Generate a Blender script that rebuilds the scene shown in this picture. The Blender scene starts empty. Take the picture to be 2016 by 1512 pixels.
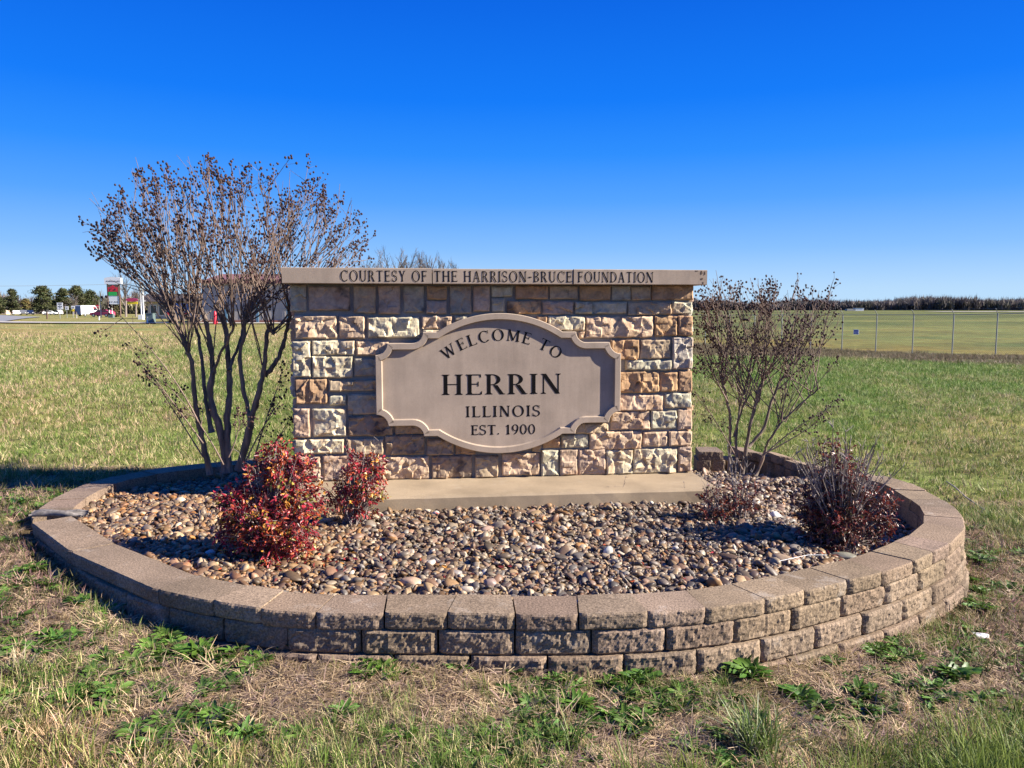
import bpy, math, random
import numpy as np
from mathutils import Vector, noise as mnoise

random.seed(7)
rng = np.random.default_rng(7)
C = bpy.context.scene.collection
scene = bpy.context.scene

# ------------------------------------------------------------------ camera, sky, sun, exposure
EYE = 1.44
FPX = 1514.0
PITCH = math.atan(147.0 / FPX)
cam_d = bpy.data.cameras.new('camera')
cam_d.sensor_width = 36.0
cam_d.lens = 36.0 * FPX / 2016.0
cam_d.clip_start = 0.05
cam_d.clip_end = 9000.0
cam = bpy.data.objects.new('camera', cam_d)
cam.location = (0, 0, EYE)
cam.rotation_euler = (math.pi / 2 - PITCH, 0, 0)
C.objects.link(cam)
scene.camera = cam

YAW = math.radians(6.5)
SUN_AZ = math.radians(-7.0)          # measured from +X towards +Y
SUN_EL = math.radians(30.0)
SUN_DIR = Vector((math.cos(SUN_AZ) * math.cos(SUN_EL), math.sin(SUN_AZ) * math.cos(SUN_EL), math.sin(SUN_EL)))

world = bpy.data.worlds.new('World')
scene.world = world
world.use_nodes = True
wn = world.node_tree
wn.nodes.clear()
sky = wn.nodes.new('ShaderNodeTexSky')
sky.sky_type = 'NISHITA'
sky.sun_disc = False
sky.sun_elevation = SUN_EL
sky.sun_rotation = math.pi / 2 - SUN_AZ
sky.altitude = 200
sky.air_density = 1.0
sky.dust_density = 0.15
sky.ozone_density = 3.0
hs = wn.nodes.new('ShaderNodeHueSaturation')
hs.inputs['Saturation'].default_value = 1.25
bg = wn.nodes.new('ShaderNodeBackground')
bg.inputs['Strength'].default_value = 0.12
wo = wn.nodes.new('ShaderNodeOutputWorld')
# clear spring sky: Nishita toned by elevation to the deep polarised blue of the day
geo = wn.nodes.new('ShaderNodeTexCoord')
sepz = wn.nodes.new('ShaderNodeSeparateXYZ')
wn.links.new(geo.outputs['Generated'], sepz.inputs[0])
rmp = wn.nodes.new('ShaderNodeValToRGB')
SKY = [(0.0, (.50, .735, .98)), (.025, (.46, .70, .98)), (.075, (.24, .52, 1.0)), (.134, (.088, .366, 1.0)), (.19, (.024, .27, .99)), (.252, (.004, .195, .95)), (.353, (.002, .135, .80)), (.6, (.002, .10, .62)), (1.0, (.002, .085, .5))]
while len(rmp.color_ramp.elements) < len(SKY):
    rmp.color_ramp.elements.new(.5)
for e_, (p_, c_) in zip(rmp.color_ramp.elements, SKY):
    e_.position = p_
    e_.color = (*c_, 1)
wn.links.new(sepz.outputs['Z'], rmp.inputs[0])
sc_ = wn.nodes.new('ShaderNodeVectorMath'); sc_.operation = 'SCALE'
SKY_GAIN = 2.95
sc_.inputs['Scale'].default_value = SKY_GAIN
wn.links.new(rmp.outputs[0], sc_.inputs[0])
mxs = wn.nodes.new('ShaderNodeMix'); mxs.data_type = 'RGBA'
mxs.inputs[0].default_value = .985
wn.links.new(sky.outputs[0], hs.inputs['Color'])
wn.links.new(hs.outputs[0], mxs.inputs[6])
wn.links.new(sc_.outputs[0], mxs.inputs[7])
wn.links.new(mxs.outputs[2], bg.inputs['Color'])
wn.links.new(bg.outputs[0], wo.inputs['Surface'])

sun_d = bpy.data.lights.new('sun', 'SUN')
sun_d.energy = 5.0
sun_d.angle = math.radians(0.53)
sun_d.color = (1.0, 0.92, 0.80)
sun = bpy.data.objects.new('sun', sun_d)
sun.rotation_euler = SUN_DIR.to_track_quat('Z', 'Y').to_euler()
sun.location = (20, -3, 15)
C.objects.link(sun)

scene.view_settings.view_transform = 'Standard'
scene.view_settings.look = 'None'
scene.view_settings.exposure = 1.5
scene.view_settings.gamma = 1.0
scene.view_settings.use_curve_mapping = False

# ------------------------------------------------------------------ survey helpers
CP, SP = math.cos(PITCH), math.sin(PITCH)

def ray(px, py):
    u = (px - 1008.0) / FPX
    v = -(py - 756.0) / FPX
    return np.array([u, CP + v * SP, -SP + v * CP])

def at(px, py, Y):
    d = ray(px, py)
    k = Y / d[1]
    return np.array([d[0] * k, Y, EYE + d[2] * k])

def atz(px, py, Z):
    d = ray(px, py)
    k = (Z - EYE) / d[2]
    return np.array([d[0] * k, d[1] * k, Z])

def sstep(a, b, x):
    t = np.clip((x - a) / (b - a), 0, 1)
    return t * t * (3 - 2 * t)

def fnoise(x, y, z=0.0, octv=3):
    return mnoise.fractal(Vector((x, y, z)), 1.0, 2.0, octv)

RY = [0, 6, 15, 30, 38, 45, 60, 150, 400, 700, 3000]
RZ = [0, -.06, -.22, -.52, -.95, -1.28, -1.42, -1.2, -.2, .9, 4]
LY = [0, 6, 30, 75, 120, 200, 300, 700, 3000]
LZ = [.1, .1, .08, 0, 0, -.41, -.6, -.6, 0]

def gz(x, y):
    """ground height"""
    near = -0.052 * min(3.0, max(-3.0, x))
    yy = max(y, 0.01)
    u = x / yy
    w = float(sstep(-.2, .15, u))
    far = float(np.interp(yy, LY, LZ)) * (1 - w) + float(np.interp(yy, RY, RZ)) * w
    k = float(sstep(5.0, 10.0, y))
    if y > 0 and abs(x) > 6:
        k = max(k, float(sstep(6, 12, abs(x))))
    return near * (1 - k) + far * k

def atg(px, py):
    """point of the ground seen there"""
    p = atz(px, py, 0.0) if ray(px, py)[2] < -0.001 else at(px, py, 200)
    for _ in range(12):
        p = atz(px, py, gz(p[0], p[1]))
    return p

# ------------------------------------------------------------------ materials
MATS = {}

def new_mat(name):
    m = bpy.data.materials.new(name)
    m.use_nodes = True
    nt = m.node_tree
    nt.nodes.clear()
    out = nt.nodes.new('ShaderNodeOutputMaterial')
    bs = nt.nodes.new('ShaderNodeBsdfPrincipled')
    nt.links.new(bs.outputs[0], out.inputs[0])
    MATS[name] = m
    return m, nt, bs, out

def N(nt, t, **kw):
    n = nt.nodes.new(t)
    for k, v in kw.items():
        setattr(n, k, v)
    return n

def coords(nt, obj=True):
    return N(nt, 'ShaderNodeTexCoord').outputs['Object'] if obj else N(nt, 'ShaderNodeNewGeometry').outputs['Position']

def noise_tex(nt, vec, scale, detail=4, rough=.6):
    n = N(nt, 'ShaderNodeTexNoise')
    n.inputs['Scale'].default_value = scale
    n.inputs['Detail'].default_value = detail
    n.inputs['Roughness'].default_value = rough
    if vec is not None:
        nt.links.new(vec, n.inputs['Vector'])
    return n.outputs['Fac']

def ramp(nt, fac, stops):
    r = N(nt, 'ShaderNodeValToRGB')
    e = r.color_ramp.elements
    while len(e) < len(stops):
        e.new(.5)
    for i, (p, c) in enumerate(stops):
        e[i].position = p
        e[i].color = (c[0], c[1], c[2], 1) if isinstance(c, (tuple, list)) else (c, c, c, 1)
    nt.links.new(fac, r.inputs[0])
    return r.outputs[0]

def mix(nt, a, b, fac, mode='MIX'):
    m = N(nt, 'ShaderNodeMix', data_type='RGBA', blend_type=mode)
    for s, v in ((0, fac), (6, a), (7, b)):
        if hasattr(v, 'links'):
            nt.links.new(v, m.inputs[s])
        elif s == 0:
            m.inputs[0].default_value = v
        else:
            m.inputs[s].default_value = (v[0], v[1], v[2], 1)
    return m.outputs[2]

def bump(nt, bs, h, strength, dist):
    b = N(nt, 'ShaderNodeBump')
    b.inputs['Strength'].default_value = strength
    b.inputs['Distance'].default_value = dist
    nt.links.new(h, b.inputs['Height'])
    nt.links.new(b.outputs[0], bs.inputs['Normal'])

def plain(name, col, rough=.6, metal=0.0, var=.12, scale=8.0, spec=.4):
    m, nt, bs, out = new_mat(name)
    f = noise_tex(nt, coords(nt), scale)
    c = ramp(nt, f, [(.3, tuple(x * (1 - var) for x in col)), (.7, tuple(min(1, x * (1 + var)) for x in col))])
    nt.links.new(c, bs.inputs['Base Color'])
    bs.inputs['Roughness'].default_value = rough
    bs.inputs['Metallic'].default_value = metal
    bs.inputs['Specular IOR Level'].default_value = spec
    return m

def leaf_mat(name, attr_kind='GEOMETRY', transl=.3, rough=.5, spec=.3, tint=False):
    m, nt, bs, out = new_mat(name)
    a = N(nt, 'ShaderNodeAttribute', attribute_name='col')
    c = a.outputs['Color']
    if tint:
        t = N(nt, 'ShaderNodeAttribute', attribute_name='tint', attribute_type='INSTANCER')
        c = mix(nt, c, t.outputs['Color'], 1.0, 'MULTIPLY')
    nt.links.new(c, bs.inputs['Base Color'])
    bs.inputs['Roughness'].default_value = rough
    bs.inputs['Specular IOR Level'].default_value = spec
    if transl > 0:
        tr = N(nt, 'ShaderNodeBsdfTranslucent')
        nt.links.new(c, tr.inputs['Color'])
        ms = N(nt, 'ShaderNodeMixShader')
        ms.inputs[0].default_value = transl
        nt.links.new(bs.outputs[0], ms.inputs[1])
        nt.links.new(tr.outputs[0], ms.inputs[2])
        nt.links.new(ms.outputs[0], out.inputs[0])
    return m

# stone of the sign wall: colour of the object, mottled, with dark iron stains by the object's own amount
m, nt, bs, out = new_mat('wall_stone')
co = coords(nt, False)
oi = N(nt, 'ShaderNodeObjectInfo')
f1 = noise_tex(nt, co, 14, 6, .65)
f2 = noise_tex(nt, co, 60, 4, .7)
f3 = noise_tex(nt, co, 9, 3, .55)
c = mix(nt, oi.outputs['Color'], ramp(nt, f1, [(.3, .62), (.5, 1.0), (.72, 1.22)]), 1.0, 'MULTIPLY')
c = mix(nt, c, ramp(nt, f2, [(.25, .78), (.7, 1.12)]), 1.0, 'MULTIPLY')
rust = ramp(nt, f3, [(.5, 0.0), (.66, .5)])
c = mix(nt, c, (.36, .2, .11), rust)
st = N(nt, 'ShaderNodeAttribute', attribute_name='stain', attribute_type='OBJECT')
f4 = noise_tex(nt, co, 7.5, 5, .6)
stm = N(nt, 'ShaderNodeMath', operation='ADD')
nt.links.new(f4, stm.inputs[0]); nt.links.new(st.outputs['Fac'], stm.inputs[1])
c = mix(nt, c, (.045, .035, .035), ramp(nt, stm.outputs[0], [(.66, 0.0), (.8, .85)]))
nt.links.new(c, bs.inputs['Base Color'])
bs.inputs['Roughness'].default_value = .85
bs.inputs['Specular IOR Level'].default_value = .25
bump(nt, bs, mix(nt, f2, noise_tex(nt, co, 180, 3), .4), .5, .004)

def grainy(name, col, dark=.7, light=1.2, scale=260, big=3.0, bigv=.25, bumpd=.002, rough=.9, obj_tint=False, streak=0.0, bloom=0.0):
    m, nt, bs, out = new_mat(name)
    co = coords(nt, False)
    f = noise_tex(nt, co, scale, 3, .7)
    g = noise_tex(nt, co, big, 5, .6)
    c = ramp(nt, f, [(.3, tuple(x * dark for x in col)), (.5, col), (.72, tuple(min(1, x * light) for x in col))])
    c = mix(nt, c, ramp(nt, g, [(.3, 1 - bigv), (.7, 1 + bigv * .5)]), 1.0, 'MULTIPLY')
    if obj_tint:
        oi = N(nt, 'ShaderNodeObjectInfo')
        c = mix(nt, c, oi.outputs['Color'], 1.0, 'MULTIPLY')
    if streak:
        mp = N(nt, 'ShaderNodeMapping'); mp.inputs['Scale'].default_value = (1, 1, .1)
        nt.links.new(co, mp.inputs['Vector'])
        c = mix(nt, c, ramp(nt, noise_tex(nt, mp.outputs[0], 17, 5, .65), [(.34, 1 - streak), (.56, 1.03)]), 1.0, 'MULTIPLY')
    if bloom:
        c = mix(nt, c, (.5, .45, .39), ramp(nt, noise_tex(nt, co, 7, 6, .72), [(.58, 0.0), (.74, bloom)]))
        c = mix(nt, c, (.07, .055, .04), ramp(nt, noise_tex(nt, co, 4.3, 6, .7), [(.57, 0.0), (.76, bloom)]))
    nt.links.new(c, bs.inputs['Base Color'])
    bs.inputs['Roughness'].default_value = rough
    bs.inputs['Specular IOR Level'].default_value = .2
    bump(nt, bs, f, .6, bumpd)
    return m

grainy('cast_stone', (.365, .288, .22), .88, 1.12, 220, 5, .16, .0006, streak=.085)
grainy('mortar', (.29, .265, .23), .8, 1.15, 150, 6, .2, .002)
grainy('block_concrete', (.22, .161, .111), .42, 1.65, 115, 3, .3, .004, obj_tint=True, bloom=.42)
grainy('slab_concrete', (.325, .25, .165), .82, 1.14, 200, 3, .26, .001, bloom=.18)
plain('letter_black', (.008, .0075, .008), .95, var=.1, spec=.05)
plain('galvanised', (.27, .28, .275), .55, .3)
plain('wire_grey', (.3, .31, .31), .5, .3)
plain('asphalt', (.2, .2, .205), .9, var=.1, scale=.3)
plain('path_grey', (.36, .33, .29), .9, var=.1, scale=.4)
plain('white_paint', (.8, .8, .79), .4, var=.04)
plain('shaded_white_paint', (.13, .17, .28), .4, var=.08)  # white paint toned grey blue, shade put into the colour
plain('black_rubber', (.02, .02, .02), .8)
plain('dark_glass', (.015, .02, .03), .1, spec=.7)
plain('navy_paint', (.012, .02, .05), .25, spec=.6)
plain('dark_grey_paint', (.12, .125, .135), .35)
plain('silver_paint', (.5, .51, .52), .3, .4)
plain('sign_red', (.62, .03, .05), .4)
plain('sign_green', (.03, .42, .08), .4)
plain('sign_yellow', (.8, .6, .02), .4)
plain('magenta_paint', (.45, .05, .12), .4)
plain('pole_grey', (.36, .34, .31), .7)
plain('pole_brown', (.13, .08, .06), .7)
plain('metal_siding', (.36, .33, .31), .6, var=.06)
plain('brick_red', (.28, .12, .09), .8)
plain('roof_red', (.19, .085, .07), .6)
plain('roof_dark', (.05, .04, .038), .8)
plain('trim_blue', (.1, .2, .3), .5)
plain('tan_wall', (.5, .42, .34), .8)
plain('cabinet_green', (.1, .14, .14), .6)
plain('cream_wall', (.62, .45, .33), .8)
plain('paper_white', (.72, .74, .75), .6)
m = plain('weathered_wood', (.17, .15, .135), .9, var=.5, scale=40)
plain('dead_stalk', (.24, .2, .18), .85, var=.3, scale=30)
plain('dark_stalk', (.09, .065, .055), .85, var=.3, scale=30)
# bark
m, nt, bs, out = new_mat('myrtle_bark')
co = coords(nt, False)
mp = N(nt, 'ShaderNodeMapping'); mp.inputs['Scale'].default_value = (1, 1, .22)
nt.links.new(co, mp.inputs['Vector'])
f = noise_tex(nt, mp.outputs[0], 26, 5, .6)
nt.links.new(ramp(nt, f, [(.32, (.05, .036, .028)), (.46, (.125, .092, .068)), (.56, (.165, .122, .092)), (.7, (.33, .21, .13))]), bs.inputs['Base Color'])
bs.inputs['Roughness'].default_value = .8
bump(nt, bs, f, .5, .004)
plain('twig_bark', (.165, .115, .088), .8, var=.35, scale=12)
plain('seed_brown', (.042, .016, .013), .7, var=.6, scale=25)
plain('bare_wood', (.19, .155, .13), .9, var=.25, scale=1)
plain('pine_bark', (.1, .075, .06), .9)
leaf_mat('leaf', transl=.25, rough=.35, spec=.45)
leaf_mat('weed_leaf', transl=.3, rough=.45)
leaf_mat('needle', transl=.1, rough=.7)
leaf_mat('grass_blade', transl=.3, rough=.55, tint=True)
# pebbles
m, nt, bs, out = new_mat('pebble')
t = N(nt, 'ShaderNodeAttribute', attribute_name='tint', attribute_type='INSTANCER')
co = coords(nt, False)
f = noise_tex(nt, co, 70, 4, .65)
c = mix(nt, t.outputs['Color'], ramp(nt, f, [(.3, .75), (.7, 1.2)]), 1.0, 'MULTIPLY')
nt.links.new(c, bs.inputs['Base Color'])
bs.inputs['Roughness'].default_value = .5
bs.inputs['Specular IOR Level'].default_value = .4
bump(nt, bs, noise_tex(nt, co, 260, 2), .25, .002)
m, nt, bs, out = new_mat('big_pebble')
oi = N(nt, 'ShaderNodeObjectInfo')
co = coords(nt, False)
f = noise_tex(nt, co, 50, 4, .65)
nt.links.new(mix(nt, oi.outputs['Color'], ramp(nt, f, [(.3, .75), (.7, 1.2)]), 1.0, 'MULTIPLY'), bs.inputs['Base Color'])
bs.inputs['Roughness'].default_value = .5
# ground
m, nt, bs, out = new_mat('field_ground')
a = N(nt, 'ShaderNodeAttribute', attribute_name='col')
co = coords(nt, False)
f1 = noise_tex(nt, co, 1.3, 6, .7)
f2 = noise_tex(nt, co, 22, 5, .75)
f3 = noise_tex(nt, co, .16, 4, .6)
c = mix(nt, a.outputs['Color'], ramp(nt, f1, [(.32, .72), (.68, 1.28)]), 1.0, 'MULTIPLY')
c = mix(nt, c, ramp(nt, f2, [(.3, .5), (.5, 1.0), (.72, 1.5)]), 1.0, 'MULTIPLY')
c = mix(nt, c, ramp(nt, noise_tex(nt, co, .45, 6, .75), [(.32, .6), (.68, 1.4)]), 1.0, 'MULTIPLY')
c = mix(nt, c, ramp(nt, f3, [(.35, (1.12, .98, .8)), (.65, (.9, 1.05, .9))]), 1.0, 'MULTIPLY')
nt.links.new(c, bs.inputs['Base Color'])
bs.inputs['Roughness'].default_value = 1.0
bs.inputs['Specular IOR Level'].default_value = .1
bump(nt, bs, mix(nt, f1, f2, .5), .8, .05)
grainy('bed_soil', (.1, .08, .06), .6, 1.3, 90, 4, .2, .006)
# far wood
plain('far_wood', (.085, .068, .062), 1.0, var=.35, scale=.08, spec=.05)

# ------------------------------------------------------------------ object helpers
def empty(name, loc, label, cat, group=None):
    o = bpy.data.objects.new(name, None)
    C.objects.link(o)
    o.location = tuple(float(v) for v in loc)
    o.empty_display_size = .1
    o['label'] = label
    o['category'] = cat
    if group:
        o['group'] = group
    return o

def tag(o, label=None, cat=None, group=None, kind=None):
    if label: o['label'] = label
    if cat: o['category'] = cat
    if group: o['group'] = group
    if kind: o['kind'] = kind
    return o

def world_loc(o):
    v = Vector((0, 0, 0))
    while o is not None:
        v += Vector(o.location)
        o = o.parent
    return np.array(v)

class MB:
    """collects shapes given in place; build() links them as one mesh object"""
    def __init__(s):
        s.v, s.f, s.c = [], [], []
        s.n = 0

    def add(s, v, f, col=None):
        v = np.asarray(v, float).reshape(-1, 3)
        b = s.n
        s.v.append(v)
        s.f.extend([tuple(int(i) + b for i in q) for q in f])
        s.n += len(v)
        s.c.append(np.tile(np.array(col if col is not None else (1, 1, 1), float), (len(v), 1)) if np.ndim(col) < 2 else np.asarray(col, float))
        return s

    def box(s, c, d, rz=0.0, col=None):
        x, y, z = (np.array(d) / 2)
        p = np.array([[-x, -y, -z], [x, -y, -z], [x, y, -z], [-x, y, -z], [-x, -y, z], [x, -y, z], [x, y, z], [-x, y, z]])
        ca, sa = math.cos(rz), math.sin(rz)
        p = np.c_[p[:, 0] * ca - p[:, 1] * sa, p[:, 0] * sa + p[:, 1] * ca, p[:, 2]] + np.array(c)
        return s.add(p, [(0, 3, 2, 1), (4, 5, 6, 7), (0, 1, 5, 4), (1, 2, 6, 5), (2, 3, 7, 6), (3, 0, 4, 7)], col)

    def tube(s, pts, rad, n=6, col=None, cap=True):
        pts = np.asarray(pts, float)
        k = len(pts)
        rad = np.broadcast_to(np.asarray(rad, float), (k,))
        t = np.gradient(pts, axis=0)
        t /= np.linalg.norm(t, axis=1)[:, None] + 1e-9
        ref = np.array([0, 0, 1.0]) if abs(t[:, 2]).mean() < .8 else np.array([1.0, 0, 0])
        a = np.cross(t, ref); a /= np.linalg.norm(a, axis=1)[:, None] + 1e-9
        b = np.cross(t, a)
        th = np.arange(n) * 2 * math.pi / n
        ring = pts[:, None, :] + rad[:, None, None] * (np.cos(th)[None, :, None] * a[:, None, :] + np.sin(th)[None, :, None] * b[:, None, :])
        f = []
        for i in range(k - 1):
            for j in range(n):
                j2 = (j + 1) % n
                f.append((i * n + j, i * n + j2, (i + 1) * n + j2, (i + 1) * n + j))
        if cap:
            f.append(tuple(range(n)))
            f.append(tuple((k - 1) * n + j for j in reversed(range(n))))
        return s.add(ring.reshape(-1, 3), f, col)

    def prism(s, poly, o, ex, ey, en, depth, col=None):
        """polygon (2D) in plane o+ex,ey extruded along en"""
        poly = np.asarray(poly, float)
        o, ex, ey, en = (np.asarray(q, float) for q in (o, ex, ey, en))
        p = o + poly[:, :1] * ex + poly[:, 1:] * ey
        n = len(p)
        f = [tuple(range(n)), tuple(reversed(range(n, 2 * n)))]
        f += [(i, i + n, (i + 1) % n + n, (i + 1) % n) for i in range(n)]
        return s.add(np.r_[p, p - en * depth], f, col)

    def build(s, name, mat, parent=None, smooth=False, col=False, local=False):
        me = bpy.data.meshes.new(name)
        v = np.concatenate(s.v) if s.v else np.zeros((0, 3))
        if parent is not None and not local:
            v = v - world_loc(parent)
        me.from_pydata(v.tolist(), [], s.f)
        if col:
            a = me.attributes.new('col', 'FLOAT_COLOR', 'POINT')
            cc = np.concatenate(s.c)
            a.data.foreach_set('color', np.c_[cc, np.ones(len(cc))].astype(np.float32).ravel())
        me.materials.append(MATS[mat])
        if smooth:
            me.polygons.foreach_set('use_smooth', np.ones(len(me.polygons), bool))
        me.update()
        o = bpy.data.objects.new(name, me)
        C.objects.link(o)
        if parent is not None:
            o.parent = parent
        return o

def raw_mesh(name, v, tris, mat, cols=None, parent=None, smooth=False, extra=None):
    me = bpy.data.meshes.new(name)
    v = np.asarray(v, np.float32); tris = np.asarray(tris, np.int32)
    if parent is not None:
        v = v - world_loc(parent).astype(np.float32)
    k = tris.shape[1] if len(tris) else 3
    me.vertices.add(len(v)); me.vertices.foreach_set('co', v.ravel())
    me.loops.add(tris.size); me.loops.foreach_set('vertex_index', tris.ravel())
    me.polygons.add(len(tris)); me.polygons.foreach_set('loop_start', np.arange(0, tris.size, k, dtype=np.int32))
    me.polygons.foreach_set('loop_total', np.full(len(tris), k, np.int32))
    if smooth:
        me.polygons.foreach_set('use_smooth', np.ones(len(tris), bool))
    if cols is not None:
        a = me.attributes.new('col', 'FLOAT_COLOR', 'POINT')
        a.data.foreach_set('color', np.c_[cols, np.ones(len(cols))].astype(np.float32).ravel())
    me.update(calc_edges=True)
    me.validate()
    me.materials.append(MATS[mat])
    o = bpy.data.objects.new(name, me)
    C.objects.link(o)
    if parent is not None:
        o.parent = parent
    return o

def scatter(name, sources, pts, rots, scales, tints, mat, smooth=False):
    """one object: small source meshes + loose points, instanced on those points inside its own node tree"""
    V, F, S, CC, off = [], [], [], [], 0
    for k, (v, f, c) in enumerate(sources):
        V.append(v); F.append(np.asarray(f) + off); S.append(np.full(len(v), k)); CC.append(c); off += len(v)
    n = len(pts)
    v = np.concatenate(V + [pts]).astype(np.float32)
    f = np.concatenate(F).astype(np.int32)
    src = np.concatenate(S + [np.full(n, -1)]).astype(np.int32)
    o = raw_mesh(name, v, f, mat, cols=np.concatenate(CC + [np.ones((n, 3))]), smooth=smooth)
    me = o.data
    if len(me.vertices) != len(v):
        raise RuntimeError('scatter mesh changed')
    a = me.attributes.new('src', 'INT', 'POINT'); a.data.foreach_set('value', src)
    pad = len(v) - n
    def vec(nm, arr):
        a = me.attributes.new(nm, 'FLOAT_VECTOR', 'POINT')
        a.data.foreach_set('vector', np.r_[np.zeros((pad, 3)), arr].astype(np.float32).ravel())
    scales = np.asarray(scales, float)
    if scales.ndim == 1:
        scales = np.repeat(scales[:, None], 3, 1)
    vec('rot', rots); vec('scl', scales)
    a = me.attributes.new('tint', 'FLOAT_COLOR', 'POINT')
    a.data.foreach_set('color', np.c_[np.r_[np.ones((pad, 3)), tints], np.ones(len(v))].astype(np.float32).ravel())
    a = me.attributes.new('pick', 'INT', 'POINT')
    a.data.foreach_set('value', np.r_[np.zeros(pad, np.int32), rng.integers(0, len(sources), n)].astype(np.int32))
    g = bpy.data.node_groups.new(name, 'GeometryNodeTree')
    g.interface.new_socket('Geometry', in_out='INPUT', socket_type='NodeSocketGeometry')
    g.interface.new_socket('Geometry', in_out='OUTPUT', socket_type='NodeSocketGeometry')
    gi = g.nodes.new('NodeGroupInput'); go = g.nodes.new('NodeGroupOutput')
    def named(nm, t):
        q = g.nodes.new('GeometryNodeInputNamedAttribute'); q.data_type = t
        q.inputs['Name'].default_value = nm
        return q.outputs['Attribute']
    def sep(k):
        cmp = g.nodes.new('FunctionNodeCompare'); cmp.data_type = 'INT'; cmp.operation = 'EQUAL'
        ins = [i for i in cmp.inputs if i.type == 'INT']
        g.links.new(named('src', 'INT'), ins[0]); ins[1].default_value = k
        sp = g.nodes.new('GeometryNodeSeparateGeometry'); sp.domain = 'POINT'
        g.links.new(gi.outputs[0], sp.inputs['Geometry'])
        g.links.new(cmp.outputs[0], sp.inputs['Selection'])
        return sp.outputs['Selection']
    jn = g.nodes.new('GeometryNodeJoinGeometry')
    for k in range(len(sources)):
        ti = g.nodes.new('GeometryNodeGeometryToInstance')
        g.links.new(sep(k), ti.inputs[0]); g.links.new(ti.outputs[0], jn.inputs[0])
    ip = g.nodes.new('GeometryNodeInstanceOnPoints')
    g.links.new(sep(-1), ip.inputs['Points'])
    g.links.new(jn.outputs[0], ip.inputs['Instance'])
    ip.inputs['Pick Instance'].default_value = True
    g.links.new(named('pick', 'INT'), ip.inputs['Instance Index'])
    g.links.new(named('rot', 'FLOAT_VECTOR'), ip.inputs['Rotation'])
    g.links.new(named('scl', 'FLOAT_VECTOR'), ip.inputs['Scale'])
    g.links.new(ip.outputs[0], go.inputs[0])
    md = o.modifiers.new('scatter', 'NODES'); md.node_group = g
    o['kind'] = 'stuff'
    return o

def in_poly(px, py, poly):
    px, py = np.asarray(px), np.asarray(py)
    r = np.zeros(px.shape, bool)
    n = len(poly)
    for i in range(n):
        x1, y1 = poly[i]; x2, y2 = poly[(i + 1) % n]
        c = ((y1 > py) != (y2 > py)) & (px < (x2 - x1) * (py - y1) / (y2 - y1 + 1e-12) + x1)
        r ^= c
    return r

# ------------------------------------------------------------------ ground
def ground_col(x, y):
    """albedo of the field by place: lawn, straw, bare strip before the fence, weedy margin round the bed"""
    green = np.array([.10, .15, .032]); straw = np.array([.27, .21, .10]); dirt = np.array([.075, .055, .036])
    far = np.array([.098, .112, .04])
    n1 = fnoise(x * .35, y * .18, 3.1, 4) * .5 + .5
    n2 = fnoise(x * 1.7, y * 1.1, 8.2, 3) * .5 + .5
    yy = max(y, .1)
    u = x / yy
    left = float(sstep(.15, -.15, u))
    s = .24 + .75 * (n1 - .5) + .45 * (n2 - .5)
    s += left * (.12 + .25 * float(sstep(18, 45, y)))
    s += (1 - left) * (.22 * float(sstep(14, 7, y)) - .16 * float(sstep(11, 18, y)))
    c = green * (1 - min(1, max(0, s))) + straw * min(1, max(0, s))
    if y < 6:
        m = float(sstep(6.2, 4.5, y))
        k = .65 + .5 * (n2 - .5)
        c = c * (1 - m) + m * (straw * .55 * (1 - k) + dirt * k)
    if u > -.1 and y > 22:
        # fence line: P0=(22.3,52) direction (5.4,-8)
        dx, dy = 5.4 / 9.652, -8 / 9.652
        d = (x - 22.3) * dy - (y - 52) * dx      # >0 towards the camera side
        d = -d if ((0 - 22.3) * dy - (0 - 52) * dx) < 0 else d
        w = float(sstep(-3.5, -1, d) * sstep(21, 18.5, d + 2 * (n1 - .5)))
        br = np.array([.105, .075, .048]) * (.7 + .6 * n2)
        c = c * (1 - w * .85) + br * w * .85
        w2 = float(sstep(-1, -3, d))
        n3 = fnoise(x * .012, y * .05, 4.4, 4); n4 = fnoise(x * .05, y * .16, 9.4, 3)
        fc = far * (1 + .4 * n3 + .25 * n4) + np.array([.05, .022, .008]) * max(0, n3 + .1) + np.array([.08, .03, 0.005]) * float(sstep(-22, -3, d)) * (.3 + n2)
        c = c * (1 - w2) + fc * w2
    return np.clip(c, 0.01, .8)

NR, NA = 170, 300
rad = np.concatenate([[0], np.geomspace(.25, 5200, NR)])
ang = np.arange(NA) * 2 * math.pi / NA
gv, gc = [], []
for r in rad:
    for a in ang:
        x, y = r * math.cos(a), 3.0 + r * math.sin(a)
        z = gz(x, y) + (.02 * fnoise(x * .9, y * .9, 1.7, 3) * float(sstep(60, 10, abs(y)))) 
        z += .006 * fnoise(x * 5, y * 5, 0, 2) if r < 10 else 0
        gv.append((x, y, z)); gc.append(ground_col(x, y))
gf = []
for i in range(NR):
    for j in range(NA):
        j2 = (j + 1) % NA
        gf.append((i * NA + j, (i + 1) * NA + j, (i + 1) * NA + j2, i * NA + j2))
gf = np.array(gf)
ground = raw_mesh('ground', gv, gf, 'field_ground', cols=np.array(gc), smooth=True)
tag(ground, 'grassy field of green and straw coloured turf running to the horizon', kind='structure')

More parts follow.
